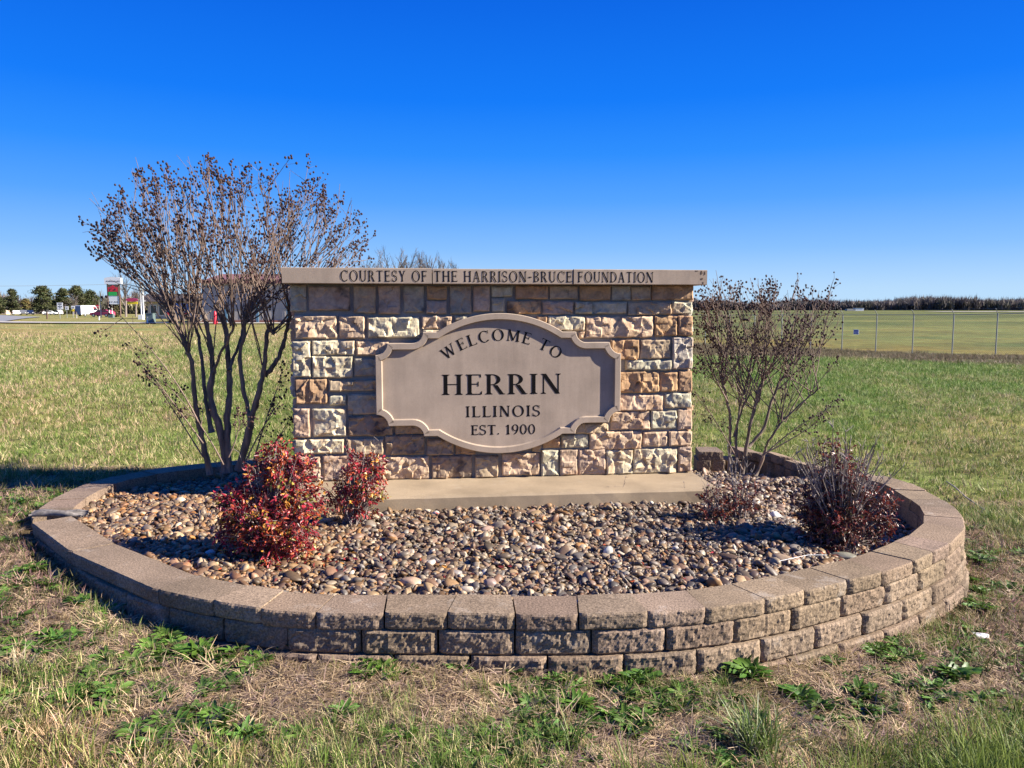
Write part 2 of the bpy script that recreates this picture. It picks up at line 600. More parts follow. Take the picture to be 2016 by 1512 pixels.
# ------------------------------------------------------------------ roads far left
def sheet(name, poly, mat, lift, label, nsub=14):
    """flat strip given as left and right edge polylines"""
    L, R = poly
    mb = MB()
    ts = np.linspace(0, 1, nsub * (len(L) - 1) + 1)
    k = np.linspace(0, 1, len(L))
    L = np.array(L, float); R = np.array(R, float)
    rows = []
    for t in ts:
        l = np.array([np.interp(t, k, L[:, i]) for i in (0, 1)]); r = np.array([np.interp(t, k, R[:, i]) for i in (0, 1)])
        rows.append([l + (r - l) * q for q in np.linspace(0, 1, 7)])
    v = [(p[0], p[1], gz(p[0], p[1]) + lift) for row in rows for p in row]
    f = [(i * 7 + j, i * 7 + j + 1, (i + 1) * 7 + j + 1, (i + 1) * 7 + j) for i in range(len(rows) - 1) for j in range(6)]
    o = mb.add(v, f).build(name, mat, smooth=True)
    tag(o, label, kind='structure')
    return o
sheet('road', ([(-150, 78), (-170, 130), (-200, 190), (-290, 340)], [(-58, 88), (-76, 121), (-98, 161), (-225, 330)]), 'asphalt', .1,
      'grey highway running away past the pines')
sheet('path', ([(-66, 92), (-50, 83), (-36, 79), (-8, 79)], [(-64, 86), (-50, 77.5), (-36, 74.5), (-8, 74)]), 'path_grey', .12,
      'pale paved access lane in front of the metal building')
sheet('road_marking', ([(-112, 92), (-128, 140), (-235, 320)], [(-111.6, 92), (-127.4, 140), (-233, 320)]), 'white_paint', .16, 'white line painted along the highway')

# ------------------------------------------------------------------ ring of wall blocks
RT = .237
out_px = [(57, 1029), (109, 1065), (181, 1117), (302, 1161), (501, 1200), (640, 1208), (755, 1208), (879, 1209), (1015, 1211), (1139, 1211), (1280, 1206),
          (1390, 1199), (1514, 1179), (1587, 1164), (1674, 1142), (1740, 1127), (1798, 1106), (1839, 1087), (1873, 1071), (1897, 1054),
          (1903, 1036), (1897, 1014), (1879, 996), (1853, 981), (1806, 956), (1773, 945), (1722, 932), (1640, 913), (1560, 898), (1470, 888), (1380, 881),
          (1200, 876), (950, 878), (700, 886), (520, 897), (400, 908), (296, 920), (190, 940), (105, 975), (66, 1001)]
ring_pts = np.array([atz(x, y, RT)[:2] for x, y in out_px])
def closed_spline(p, per=12):
    n = len(p); o = []
    for i in range(n):
        p0, p1, p2, p3 = p[i - 1], p[i], p[(i + 1) % n], p[(i + 2) % n]
        for t in np.arange(per) / per:
            o.append(.5 * ((2 * p1) + (-p0 + p2) * t + (2 * p0 - 5 * p1 + 4 * p2 - p3) * t * t + (-p0 + 3 * p1 - 3 * p2 + p3) * t ** 3))
    return np.array(o)
RING = closed_spline(ring_pts)
for _ in range(30):
    RING = (np.roll(RING, 1, 0) + RING * 2 + np.roll(RING, -1, 0)) / 4
seg = np.linalg.norm(np.roll(RING, -1, 0) - RING, axis=1)
ARC = np.concatenate([[0], np.cumsum(seg)])
PERIM = ARC[-1]
RC = np.vstack([RING, RING[:1]])
cen = RING.mean(0)
def ring_at(s, off=0.0):
    """point on the outer face line at arc length s, off metres outwards"""
    s = s % PERIM
    p = np.array([np.interp(s, ARC, RC[:, 0]), np.interp(s, ARC, RC[:, 1])])
    q1 = np.array([np.interp((s - .12) % PERIM, ARC, RC[:, i]) for i in (0, 1)])
    q2 = np.array([np.interp((s + .12) % PERIM, ARC, RC[:, i]) for i in (0, 1)])
    t = q2 - q1; t /= np.linalg.norm(t)
    n = np.array([t[1], -t[0]])
    if np.dot(n, p - cen) < 0:
        n = -n
    return p + n * off, n
def s_of_px(px, py):
    p = atz(px, py, RT)[:2]
    i = int(np.argmin(((RING - p) ** 2).sum(1)))
    return ARC[i]

def block_shape(mb, A, B, Bi, Ai, z0, z1, rough, seed, tilt=0.0, round_=.012, nx=28, nz=10):
    """a wall block: rough split front A-B, plain sides, back Ai-Bi"""
    A, B, Bi, Ai = (np.asarray(q, float) for q in (A, B, Bi, Ai))
    n = np.array([(B - A)[1], -(B - A)[0]]); n /= np.linalg.norm(n)
    mid_o = (A + B) / 2; mid_i = (Ai + Bi) / 2
    if np.dot(n, mid_o - mid_i) < 0: n = -n
    v = []
    for k in range(nz + 1):
        tz = k / nz
        for i in range(nx + 1):
            tx = i / nx
            p = A + (B - A) * tx
            e = min(tx, 1 - tx) * np.linalg.norm(B - A)
            ez = min(tz, 1 - tz) * (z1 - z0)
            bulge = -round_ * max(0, 1 - e / .03) ** 2 - round_ * .5 * max(0, 1 - ez / .012) ** 2
            q = rough * (fnoise(p[0] * 30 + seed * 3.1, p[1] * 30, (z0 + tz * (z1 - z0)) * 34, 4) + .8 * fnoise(p[0] * 95, p[1] * 95 + seed, (z0 + tz * (z1 - z0)) * 95, 2))
            if k in (0, nz): q *= .5
            p = p + n * (bulge + q)
            v.append((p[0], p[1], z0 + tz * (z1 - z0) + tilt * tx))
    nf = (nx + 1) * (nz + 1)
    v += [(Bi[0], Bi[1], z0 + tilt), (Ai[0], Ai[1], z0), (Bi[0], Bi[1], z1 + tilt), (Ai[0], Ai[1], z1)]
    W = nx + 1
    f = [(k * W + i, k * W + i + 1, (k + 1) * W + i + 1, (k + 1) * W + i) for k in range(nz) for i in range(nx)]
    b0, b1, t0, t1 = nf, nf + 1, nf + 2, nf + 3
    f.append(tuple([nz * W + i for i in range(W)] + [t0, t1]))
    f.append(tuple([i for i in reversed(range(W))] + [b1, b0]))
    f.append(tuple([k * W for k in reversed(range(nz + 1))] + [t1, b1][::-1][::-1]) if False else tuple([k * W for k in range(nz + 1)] + [t1, b1]))
    f.append(tuple([k * W + nx for k in reversed(range(nz + 1))] + [b0, t0]))
    f.append((b0, b1, t1, t0))
    mb.add(v, f)

wall_root = empty('retaining_wall', (cen[0], cen[1], 0.0), 'low round retaining wall of tan split face concrete blocks around the gravel bed', 'retaining wall')
RING_IN = np.array([ring_at(s, -.2)[0] for s in np.linspace(0, PERIM, 160, endpoint=False)])
RING_OUT = np.array([ring_at(s, .05)[0] for s in np.linspace(0, PERIM, 160, endpoint=False)])

def tint():
    t = .86 + .28 * random.random()
    return (t, t * (.97 + .05 * random.random()), t * (.94 + .1 * random.random()), 1)

# joints of the coping as surveyed, hidden stretch filled at even steps
joint_px = [(57, 1029), (139, 1087), (302, 1161), (405, 1186), (503, 1200), (616, 1206), (754, 1208), (879, 1209), (1015, 1211), (1139, 1211), (1280, 1206), (1390, 1199), (1514, 1179),
            (1587, 1164), (1676, 1142), (1740, 1127), (1800, 1105), (1839, 1087), (1873, 1071), (1902, 1040)]
js = [s_of_px(*p) for p in joint_px]
js = list(np.unwrap(np.array(js) * 2 * math.pi / PERIM) * PERIM / (2 * math.pi))
if js[-1] < js[0]:
    raise RuntimeError('ring runs the wrong way')
end = js[0] + PERIM
gap_s = s_of_px(62, 1005) ; gap_s = gap_s if gap_s > js[-1] else gap_s + PERIM
s = js[-1]
last = end - .17
nfill = int(round((last - s) / .235))
fill = [s + (last - s) * k / nfill for k in range(1, nfill + 1)]
joints = js + fill
sl_lo = s_of_px(1640, 915); sl_hi = s_of_px(1330, 880)
cap_i = 0
random.seed(11)
for k in range(len(joints) - 1):
    a, b = joints[k], joints[k + 1]
    am = ((a + b) / 2) % PERIM
    if sl_lo < am < sl_hi:            # the slumped stretch at the back is laid further on
        continue
    g = .004 if k not in (5, 8) else .011
    wob = random.uniform(-.004, .004)
    pa, na = ring_at(a + g / 2, wob); pb, nb = ring_at(b - g / 2, wob)
    ia = pa - na * .205; ib = pb - nb * .205
    # alternate wedge blocks leave the joints out of square
    sk = .018 * (1 if k % 2 else -1)
    t = (pb - pa) / np.linalg.norm(pb - pa)
    ia = ia + t * sk * 1.0; ib = ib - t * sk * 1.0
    mb = MB()
    dz = random.uniform(-.003, .003)
    back = am > s_of_px(1722, 932)
    zt = RT + dz - (.015 if back else 0)
    block_shape(mb, pa, pb, ib, ia, zt - .068, zt, .0035, cap_i)
    o = mb.build('cap_block', 'block_concrete', wall_root)
    o.color = tint()
    cap_i += 1
# lower courses
for ci, (zt, off, ph) in enumerate([(RT - .0715, -.004, .11), (RT - .1735, .012, .24), (RT - .2755, .028, .07)]):
    nb_ = int(round(PERIM / .305))
    st = PERIM / nb_
    for k in range(nb_):
        a = ph + k * st; b = a + st
        am = (a + st / 2) % PERIM
        p, n = ring_at(am, 0)
        g0 = gz(p[0], p[1])
        if zt < g0 - .02: continue
        if ci >= 1 and p[1] > 5.2 and p[0] < 1: continue
        if ci >= 1 and sl_lo < am < sl_hi: continue
        if ci == 0 and sl_lo < am < sl_hi: continue
        ww = random.uniform(-.004, .004)
        pa, na = ring_at(a + .004, off + ww); pb, nbb = ring_at(b - .004, off + ww)
        mb = MB()
        block_shape(mb, pa, pb, pb - nbb * .2, pa - na * .2, zt - .0985, zt, .0055, 100 * ci + k + 7, round_=.016)
        o = mb.build('wall_block', 'block_concrete', wall_root)
        o.color = tint()
# slumped stretch at the back right: lower blocks leaning, caps askew
random.seed(5)
for ci, (x0, x1, y, zt, h, yaw_, tl, nm) in enumerate([
        (1372, 1400, 919, .17, .11, .05, .0, 'wall_block'), (1401, 1428, 919, .17, .11, .05, 0, 'wall_block'),
        (1376, 1424, 897, .245, .075, .05, .0, 'cap_block'),
        (1432, 1468, 924, .165, .1, -.1, 0, 'wall_block'), (1458, 1496, 902, .235, .07, -.1, -.01, 'cap_block'),
        (1470, 1508, 926, .15, .1, -.15, -.01, 'wall_block'), (1500, 1527, 910, .222, .068, -.2, -.01, 'cap_block'),
        (1511, 1534, 930, .17, .105, -.22, -.01, 'wall_block'), (1535, 1556, 933, .165, .105, -.22, -.01, 'wall_block'),
        (1529, 1562, 910, .24, .068, -.2, -.012, 'cap_block'), (1556, 1592, 936, .14, .1, -.3, -.012, 'wall_block'),
        (1560, 1600, 920, .21, .066, -.3, -.012, 'cap_block'), (1590, 1630, 940, .14, .1, -.35, -.01, 'wall_block'), (1598, 1640, 926, .21, .066, -.35, -.01, 'cap_block')]):
    Yb = 6.4 - .7 * max(0, (x0 - 1470) / 170.0)
    pA = at(x0, y, Yb); pB = at(x1, y, Yb - .02)
    A = pA[:2]; B = pB[:2]
    n = np.array([math.sin(yaw_ + .02), 1.0])
    mb = MB()
    dpt = .24
    block_shape(mb, B, A, A + n * dpt + np.array([.01, 0]), B + n * dpt - np.array([.01, 0]), zt - (h if nm == 'cap_block' else .2), zt, .003, 300 + ci, tilt=-tl * 1.5, round_=.004)
    o = mb.build(nm, 'block_concrete', wall_root)
    o.color = tint()
# weathered scrap lying in the gap of the coping at the left
mb = MB()
p0 = atz(64, 1008, RT + .0); p1 = atz(168, 1008, RT)
rr = np.linspace(0, 1, 14)
for q in range(5):
    pts = np.array([p0 + (p1 - p0) * t + np.array([0, .018 * (q - 2) + .012 * math.sin(5 * t + q), -.012 + .012 * math.sin(3.1 * t + .9 * q)]) for t in rr])
    mb.tube(pts, .017 * np.clip(np.minimum(rr * 6, (1.02 - rr) * 4), .15, 1) + .003, 7)
tag(mb.build('wood_scrap', 'weathered_wood', smooth=True), 'dark weathered driftwood scrap lying across the gap in the coping', 'wood')

# ------------------------------------------------------------------ gravel bed
def bed_z(x, y):
    return .178 - .13 * float(sstep(1.45, 2.05, x)) * float(sstep(5.6, 4.7, y)) - .03 * float(sstep(4.9, 5.8, y)) - .08 * float(sstep(1.05, 1.4, x)) * float(sstep(5.6, 6.1, y)) - .02 * float(sstep(-1.6, -2.4, x)) + .012 * fnoise(x * 1.3, y * 1.3, 5, 2)
mb = MB()
xs = np.linspace(RING_IN[:, 0].min() - .05, RING_IN[:, 0].max() + .05, 60); ys = np.linspace(RING_IN[:, 1].min() - .05, RING_IN[:, 1].max() + .05, 50)
RMID = np.array([ring_at(s_, -.1)[0] for s_ in np.linspace(0, PERIM, 160, endpoint=False)])
v = [(x, y, bed_z(x, y) - .02) for y in ys for x in xs]
ctrs = [((xs[i] + xs[i + 1]) / 2, (ys[j] + ys[j + 1]) / 2) for j in range(49) for i in range(59)]
ins = in_poly([c_[0] for c_ in ctrs], [c_[1] for c_ in ctrs], RMID)
f = [(j * 60 + i, j * 60 + i + 1, (j + 1) * 60 + i + 1, (j + 1) * 60 + i) for j in range(49) for i in range(59) if ins[j * 59 + i]]
tag(mb.add(v, f).build('bed_soil', 'bed_soil', smooth=True), 'dark soil under the river gravel', kind='structure')

def ico(sub):
    import bmesh
    bm = bmesh.new()
    bmesh.ops.create_icosphere(bm, subdivisions=sub, radius=1)
    v = np.array([q.co[:] for q in bm.verts]); f = np.array([[q.index for q in t.verts] for t in bm.faces])
    bm.free()
    return v, f
iv, if_ = ico(3)
iv2, if2 = ico(2)
def pebble_shape(seed, v, amp=.16):
    r = np.array([1 + amp * fnoise(p[0] * 1.1 + seed * 7, p[1] * 1.1, p[2] * 1.1 - seed, 3) for p in v])
    q = v * r[:, None]
    # a few flattened facets
    rs = np.random.default_rng(seed)
    for _ in range(4):
        d = rs.normal(size=3); d /= np.linalg.norm(d)
        h = rs.uniform(.62, .9)
        k = q @ d
        q = q - np.outer(np.clip(k - h, 0, None) * .8, d)
    return q
src = [(pebble_shape(k, iv2), if2, np.ones((len(iv2), 3))) for k in range(14)]
PCOL = np.array([(.34, .22, .12), (.42, .31, .19), (.22, .15, .105), (.5, .42, .32), (.58, .52, .44), (.3, .26, .22), (.2, .17, .15), (.4, .22, .09),
                 (.14, .10, .085), (.36, .25, .19), (.26, .24, .23), (.66, .63, .58), (.30, .18, .12), (.45, .38, .29), (.24, .19, .14)])
PW = np.array([10, 9, 11, 7, 4, 8, 8, 5, 8, 10, 6, 2.2, 8, 6, 10.]); PW /= PW.sum()
P, S_, T_ = [], [], []
def slab_test(x, y, m=0.0):
    X = (x - SIGN0[0]) * EX[0] + (y - SIGN0[1]) * EX[1]
    D = (x - SIGN0[0]) * EN[0] + (y - SIGN0[1]) * EN[1]
    return (-1.43 + m < X < 1.43 - m) and (-.42 + m < D < .54 - m)
EX = np.array([math.cos(YAW), math.sin(YAW), 0]); EN = np.array([math.sin(YAW), -math.cos(YAW), 0]); EZ = np.array([0, 0, 1.0])
SLAB_T = .272
SIGN0 = atz(972, 939, SLAB_T)
nn = 0
bb = (RING_IN[:, 0].min(), RING_IN[:, 0].max(), RING_IN[:, 1].min(), RING_IN[:, 1].max())
cand = np.c_[rng.uniform(bb[0], bb[1], 84000), rng.uniform(bb[2], bb[3], 84000)]
cand = cand[in_poly(cand[:, 0], cand[:, 1], RING_IN)]
for x, y in cand:
    if slab_test(x, y, .02): continue
    if y > 5.35 and -1.2 < x < 1.25 and rng.random() < .8: continue
    if y > 4.6 and rng.random() < .25: continue
    r = float(np.clip(rng.lognormal(math.log(.0108), .42), .0055, .034))
    P.append((x, y, bed_z(x, y) + rng.uniform(-.012, .016) + r * .15))
    S_.append((r * rng.uniform(1.05, 1.65), r * rng.uniform(.85, 1.15), r * rng.uniform(.5, .8)))
    c = PCOL[rng.choice(len(PCOL), p=PW)] * rng.uniform(.26, .82) * np.array([1.0, .92, .81])
    if x < -.9 and y > 3.3: c = c * np.array([1.12, 1.0, .85])
    T_.append(np.clip(c, 0, .85))
P = np.array(P)
R_ = np.c_[rng.normal(0, .45, len(P)), rng.normal(0, .45, len(P)), rng.uniform(0, 6.28, len(P))]
gravel = scatter('river_gravel', src, P, R_, np.array(S_), np.array(T_), 'pebble', smooth=True)
tag(gravel, 'brown, tan and grey river pebbles filling the round bed')
# larger stones one can pick out
def big_stone(px, py, r, col, label, seed, sc=(1.2, 1, .75), rot=(0, 0, 0)):
    p = atz(px, py, .185)
    p[2] = bed_z(p[0], p[1]) + r * .45
    v = pebble_shape(seed, iv) * np.array(sc) * r
    o = raw_mesh('pebble', v, if_, 'big_pebble', smooth=True)
    o.location = p; o.rotation_euler = rot
    o.color = (*col, 1)
    tag(o, label, 'stone')
big_stone(1196, 1092, .032, (.5, .48, .42), 'pale grey pointed stone standing upright in the middle of the gravel', 41, (.85, .7, 1.15), (.1, .15, .3))
big_stone(1073, 1069, .031, (.35, .24, .14), 'tan brown stone leaning on end left of the pale pointed stone', 42, (.9, .8, 1.0), (.2, 0, .6))
big_stone(1050, 1082, .027, (.27, .2, .15), 'smooth flat brown pebble beside the tan leaning stone', 43, (1.4, 1, .7))
big_stone(957, 1048, .036, (.3, .2, .15), 'largest reddish brown cobble in the gravel below the slab', 44, (1.25, 1, .7), (0, 0, .2))
big_stone(965, 1150, .032, (.24, .17, .14), 'dark brown rounded cobble close to the front coping', 45, (1.1, 1, .85), (0, .2, .5))
big_stone(810, 1152, .036, (.36, .24, .16), 'long tan cobble at the front coping near the gapped cap blocks', 46, (1.5, .9, .8), (0, .1, .1))
big_stone(896, 1133, .03, (.22, .19, .17), 'grey brown cobble behind the front coping blocks', 47, (1.15, 1, .85))
big_stone(1548, 1108, .046, (.3, .21, .13), 'long ochre cobble near the front of the right gravel', 48, (1.6, .8, .6), (0, .2, -.4))
big_stone(1662, 1079, .05, (.2, .19, .15), 'broad olive grey cobble in front of the twiggy dark shrub', 49, (1.5, .9, .55), (0, 0, -.2))
big_stone(1526, 1012, .036, (.62, .6, .56), 'white quartz cobble left of the twiggy dark shrub', 50, (1.0, 1, .85), (0, 0, .6))
big_stone(1610, 1128, .035, (.5, .37, .25), 'peach coloured round cobble by the right coping', 51, (1.1, .9, .75))
big_stone(500, 1091, .03, (.5, .52, .56), 'flat white pebble lying in the shadow of the red shrub', 52, (1.4, .9, .4))
big_stone(415, 1091, .026, (.42, .42, .42), 'pale oval pebble at the shaded edge left of the red shrub', 53, (1.1, .8, .8))

# ------------------------------------------------------------------ the sign
sign = empty('welcome_sign', SIGN0, 'stone faced town welcome sign with tan carved plaque and inscribed coping', 'sign')
def wall_pt(s, t, d):
    return SIGN0 + EX * s + EZ * t + EN * d
def on_wall(px, py, d=.03):
    """wall coordinates (along, up) of a point of the wall face seen there"""
    r = ray(px, py); o = np.array([0, 0, EYE])
    q = SIGN0 + EN * d
    k = np.dot(q - o, EN) / np.dot(r, EN)
    p = o + r * k - SIGN0
    return float(np.dot(p, EX)), float(p[2])
WL, WR = on_wall(573, 760)[0], on_wall(1364, 760)[0]
WT = on_wall(972, 560, .1)[1]
DEPTH = .36
mb = MB()
def sbox(mb, s0, s1, t0, t1, d0, d1):
    v = [wall_pt(s_, t_, d_) for d_ in (d0, d1) for t_ in (t0, t1) for s_ in (s0, s1)]
    mb.add(v, [(0, 1, 3, 2), (4, 6, 7, 5), (0, 2, 6, 4), (1, 5, 7, 3), (0, 4, 5, 1), (2, 3, 7, 6)])
sbox(mb, WL + .03, WR - .03, -.05, WT, -DEPTH, 0)
mb.build('mortar_core', 'mortar', sign)
# base slab
mb = MB()
n_ = 24
sl0, sl1 = WL - .06, WR + .02
top, bot = [], []
bev = .012
for d_, z_ in ((-DEPTH - .06, -.14), (-DEPTH - .06, 0), (.52 - bev, 0), (.52, -bev), (.525, -.14)):
    top.append([wall_pt(sl0 + (sl1 - sl0) * k / n_, z_ + (.0025 * fnoise(k * .7, d_ * 5, z_ * 9, 2) if z_ > -.1 else 0), d_ + .003 * fnoise(k * .9, z_ * 30, 3, 2)) for k in range(n_ + 1)])
v = np.array(top).reshape(-1, 3)
f = [(r * (n_ + 1) + k, (r + 1) * (n_ + 1) + k, (r + 1) * (n_ + 1) + k + 1, r * (n_ + 1) + k + 1) for r in range(4) for k in range(n_)]
f += [tuple(r * (n_ + 1) for r in range(5)), tuple(r * (n_ + 1) + n_ for r in reversed(range(5)))]
mb.add(v, f)
mb.build('concrete_base', 'slab_concrete', sign)

def stone_shape(mb, s0, s1, t0, t1, dep, rough, seed, frame=wall_pt):
    w, h = s1 - s0, t1 - t0
    nx = max(7, int(w / .0088)); nt_ = max(6, int(h / .0088))
    rs = np.random.default_rng(seed)
    K = max(4, int(w * h / .0022))
    ks = np.c_[rs.uniform(s0, s1, K), rs.uniform(t0, t1, K)]
    kh = rs.uniform(-.008, .010, K); ksl = rs.normal(0, .24, (K, 2))
    v = []
    for j in range(nt_ + 1):
        for i in range(nx + 1):
            a, b = i / nx, j / nt_
            s_, t_ = s0 + w * a, t0 + h * b
            # uneven outline
            ex = min(a, 1 - a) * w; ey = min(b, 1 - b) * h
            wob = .0045
            s2 = s_ + wob * fnoise(t_ * 18 + seed, s_ * 4, 1.5, 2) * max(0, 1 - ex / .03)
            t2 = t_ + wob * fnoise(s_ * 18, t_ * 4 + seed, 7.5, 2) * max(0, 1 - ey / .03)
            d2 = ((ks - np.array([s_, t_])) ** 2).sum(1) * (1 + .6 * rs.random() * 0)
            wgt = np.exp(-(d2 - d2.min()) / (.00008))
            hh = (kh + (np.array([s_, t_]) - ks) @ np.array([1, 1]) * 0 + ((np.array([s_, t_]) - ks) * ksl).sum(1))
            rel = float((wgt * hh).sum() / wgt.sum())
            z = dep + rough * (rel + .004 * fnoise(s_ * 40, t_ * 40, seed, 3))
            edge = min(ex, ey)
            z = max(.008, z) * (.8 + .2 * min(1, edge / .008)) if edge > 1e-6 else max(.008, z) * .72
            v.append(frame(s2, t2, z))
    W = nx + 1
    f = [(j * W + i, j * W + i + 1, (j + 1) * W + i + 1, (j + 1) * W + i) for j in range(nt_) for i in range(nx)]
    # back edge sunk in the mortar
    b0 = len(v)
    rim = [i for i in range(W)] + [j * W + nx for j in range(1, nt_ + 1)] + [nt_ * W + i for i in reversed(range(nx))] + [j * W for j in reversed(range(1, nt_))]
    def st(i):
        return s0 + w * (i % W) / nx, t0 + h * (i // W) / nt_
    v += [frame(*st(i), -.012) for i in rim]
    m_ = len(rim)
    f += [(rim[k], b0 + k, b0 + (k + 1) % m_, rim[(k + 1) % m_]) for k in range(m_)]
    mb.add(v, f)

GN_ = (.42, .4, .34); PK = (.43, .325, .275); TN = (.43, .34, .26); OR = (.43, .28, .175); GY = (.36, .335, .3); CR = (.56, .505, .41); PE = (.54, .405, .32); BR = (.31, .235, .185); GG = (.46, .435, .37); LV = (.48, .43, .41); OB = (.38, .25, .17)
c1 = [(98, 198, 205, 372, GN_, 0), (218, 208, 488, 365, PK, .14), (510, 205, 655, 382, TN, .04), (672, 205, 815, 388, PK, 0), (835, 205, 970, 378, GY, .12), (988, 208, 1118, 294, OR, 0),
      (985, 305, 1115, 387, PK, 0), (1137, 205, 1275, 388, GY, 0), (1290, 208, 1396, 372, PK, 0),
      (128, 398, 405, 547, PE, .12), (418, 402, 585, 547, PE, 0), (603, 408, 938, 542, CR, 0), (957, 402, 1152, 486, PE, .05), (1168, 400, 1252, 432, GG, 0), (965, 492, 1100, 545, CR, 0),
      (112, 565, 236, 795, CR, 0), (245, 562, 518, 654, CR, 0), (532, 568, 740, 656, PE, 0), (245, 665, 507, 802, CR, 0), (517, 678, 690, 790, GY, 0),
      (132, 812, 342, 968, OB, .12), (355, 820, 690, 884, TN, 0), (355, 918, 463, 980, GG, 0), (474, 908, 690, 1038, GY, 0),
      (120, 1003, 230, 1188, PK, 0), (248, 1005, 465, 1180, CR, 0), (480, 1055, 765, 1175, BR, .16), (780, 1100, 965, 1168, BR, 0),
      (132, 1205, 450, 1290, CR, 0), (470, 1200, 705, 1300, TN, 0), (720, 1178, 972, 1298, BR, .13), (988, 1200, 1158, 1300, BR, 0), (1172, 1215, 1300, 1298, OB, 0),
      (125, 1315, 300, 1485, PK, 0), (315, 1312, 640, 1482, PK, 0), (660, 1318, 1003, 1472, PE, .04), (1020, 1312, 1280, 1450, BR, .15), (1300, 1310, 1450, 1447, TN, .12)]
c2 = [(-38, 210, 95, 276, GG, 0), (-38, 288, 45, 374, GY, 0), (62, 303, 280, 388, OR, .14), (118, 205, 328, 292, OB, .1), (340, 208, 520, 292, TN, .1), (535, 205, 732, 300, OR, 0), (742, 208, 860, 300, GY, 0),
      (870, 212, 992, 298, TN, 0), (1003, 202, 1266, 298, OB, 0), (292, 306, 490, 390, PK, 0), (502, 312, 835, 386, GG, 0), (847, 313, 1122, 394, TN, 0), (1132, 312, 1262, 388, GG, 0),
      (255, 402, 320, 450, OB, 0), (328, 402, 562, 496, CR, 0), (572, 406, 1005, 542, PE, 0), (1022, 402, 1160, 530, OR, 0), (1172, 400, 1260, 530, OB, .03),
      (735, 556, 915, 686, OR, 0), (530, 503, 565, 548, PE, 0), (930, 558, 1120, 678, TN, .1), (1135, 540, 1262, 745, LV, 0), (832, 690, 1122, 752, GG, 0),
      (790, 764, 1045, 898, OR, .08), (1058, 767, 1165, 890, OR, 0), (1177, 758, 1260, 892, OB, 0), (790, 915, 1068, 1012, PE, 0), (1088, 904, 1255, 996, GG, 0),
      (735, 1022, 985, 1135, PE, .05), (996, 1017, 1157, 1132, GG, 0), (1170, 1010, 1260, 1138, PK, 0), (500, 1100, 718, 1162, TN, .05),
      (228, 1235, 282, 1282, TN, 0), (295, 1190, 402, 1258, OB, 0), (414, 1172, 585, 1252, GG, 0), (597, 1154, 932, 1262, PE, 0), (944, 1154, 1097, 1245, PE, .05), (1115, 1150, 1258, 1240, PE, 0),
      (30, 1296, 272, 1430, PE, .12), (285, 1272, 395, 1438, GG, 0), (406, 1270, 518, 1435, PK, 0), (527, 1270, 697, 1427, PK, .05), (708, 1272, 872, 1424, CR, 0), (884, 1264, 1160, 1417, CR, .03), (1174, 1252, 1264, 1410, PK, 0)]
sid = 0
random.seed(3)
for lst, ox in ((c1, 540), (c2, 980)):
    for x0, y0, x1, y1, col, stain in lst:
        sc = 460 / 1512.0
        s0, t1 = on_wall(ox + x0 * sc, 500 + y0 * sc); s1, t0 = on_wall(ox + x1 * sc, 500 + y1 * sc)
        t0 = max(t0, .004)
        s0 = max(s0, WL - .002); s1 = min(s1, WR + .004)
        mb = MB()
        topm = (y0 < 300 and x1 - x0 < 400)
        stone_shape(mb, s0, s1, t0, t1, random.uniform(.022, .030), .45 if topm else .78, 20 + sid)
        o = mb.build('stone', 'wall_stone', sign)
        k = random.uniform(.92, 1.08)
        o.color = (col[0] * k, col[1] * k * .965, col[2] * k * .80, 1)
        o['stain'] = float(stain)
        sid += 1
# end faces of the wall
for side in (-1, 1):
    def fr(s_, t_, d_, side=side):
        base = WR - .03 if side > 0 else WL + .03
        return wall_pt(base + side * d_, t_, s_ if side < 0 else s_)
    tt = 0.006
    while tt < WT - .05:
        hh = min(random.choice([.1, .13, .17]), WT - .012 - tt)
        if WT - .012 - (tt + hh) < .06: hh = WT - .012 - tt
        cut = random.uniform(-.28, -.1)
        for d0, d1 in ((-DEPTH + .004, cut - .005), (cut + .005, -.016)):
            mb = MB()
            stone_shape(mb, d0, d1, tt, tt + hh - .011, random.uniform(.026, .034), 1.0, 400 + sid, frame=fr)
            o = mb.build('stone', 'wall_stone', sign)
            col = random.choice([PK, CR, OR, TN, GG, PE]); o.color = (*col, 1); o['stain'] = random.choice([0, 0, .08])
            sid += 1
        tt += hh

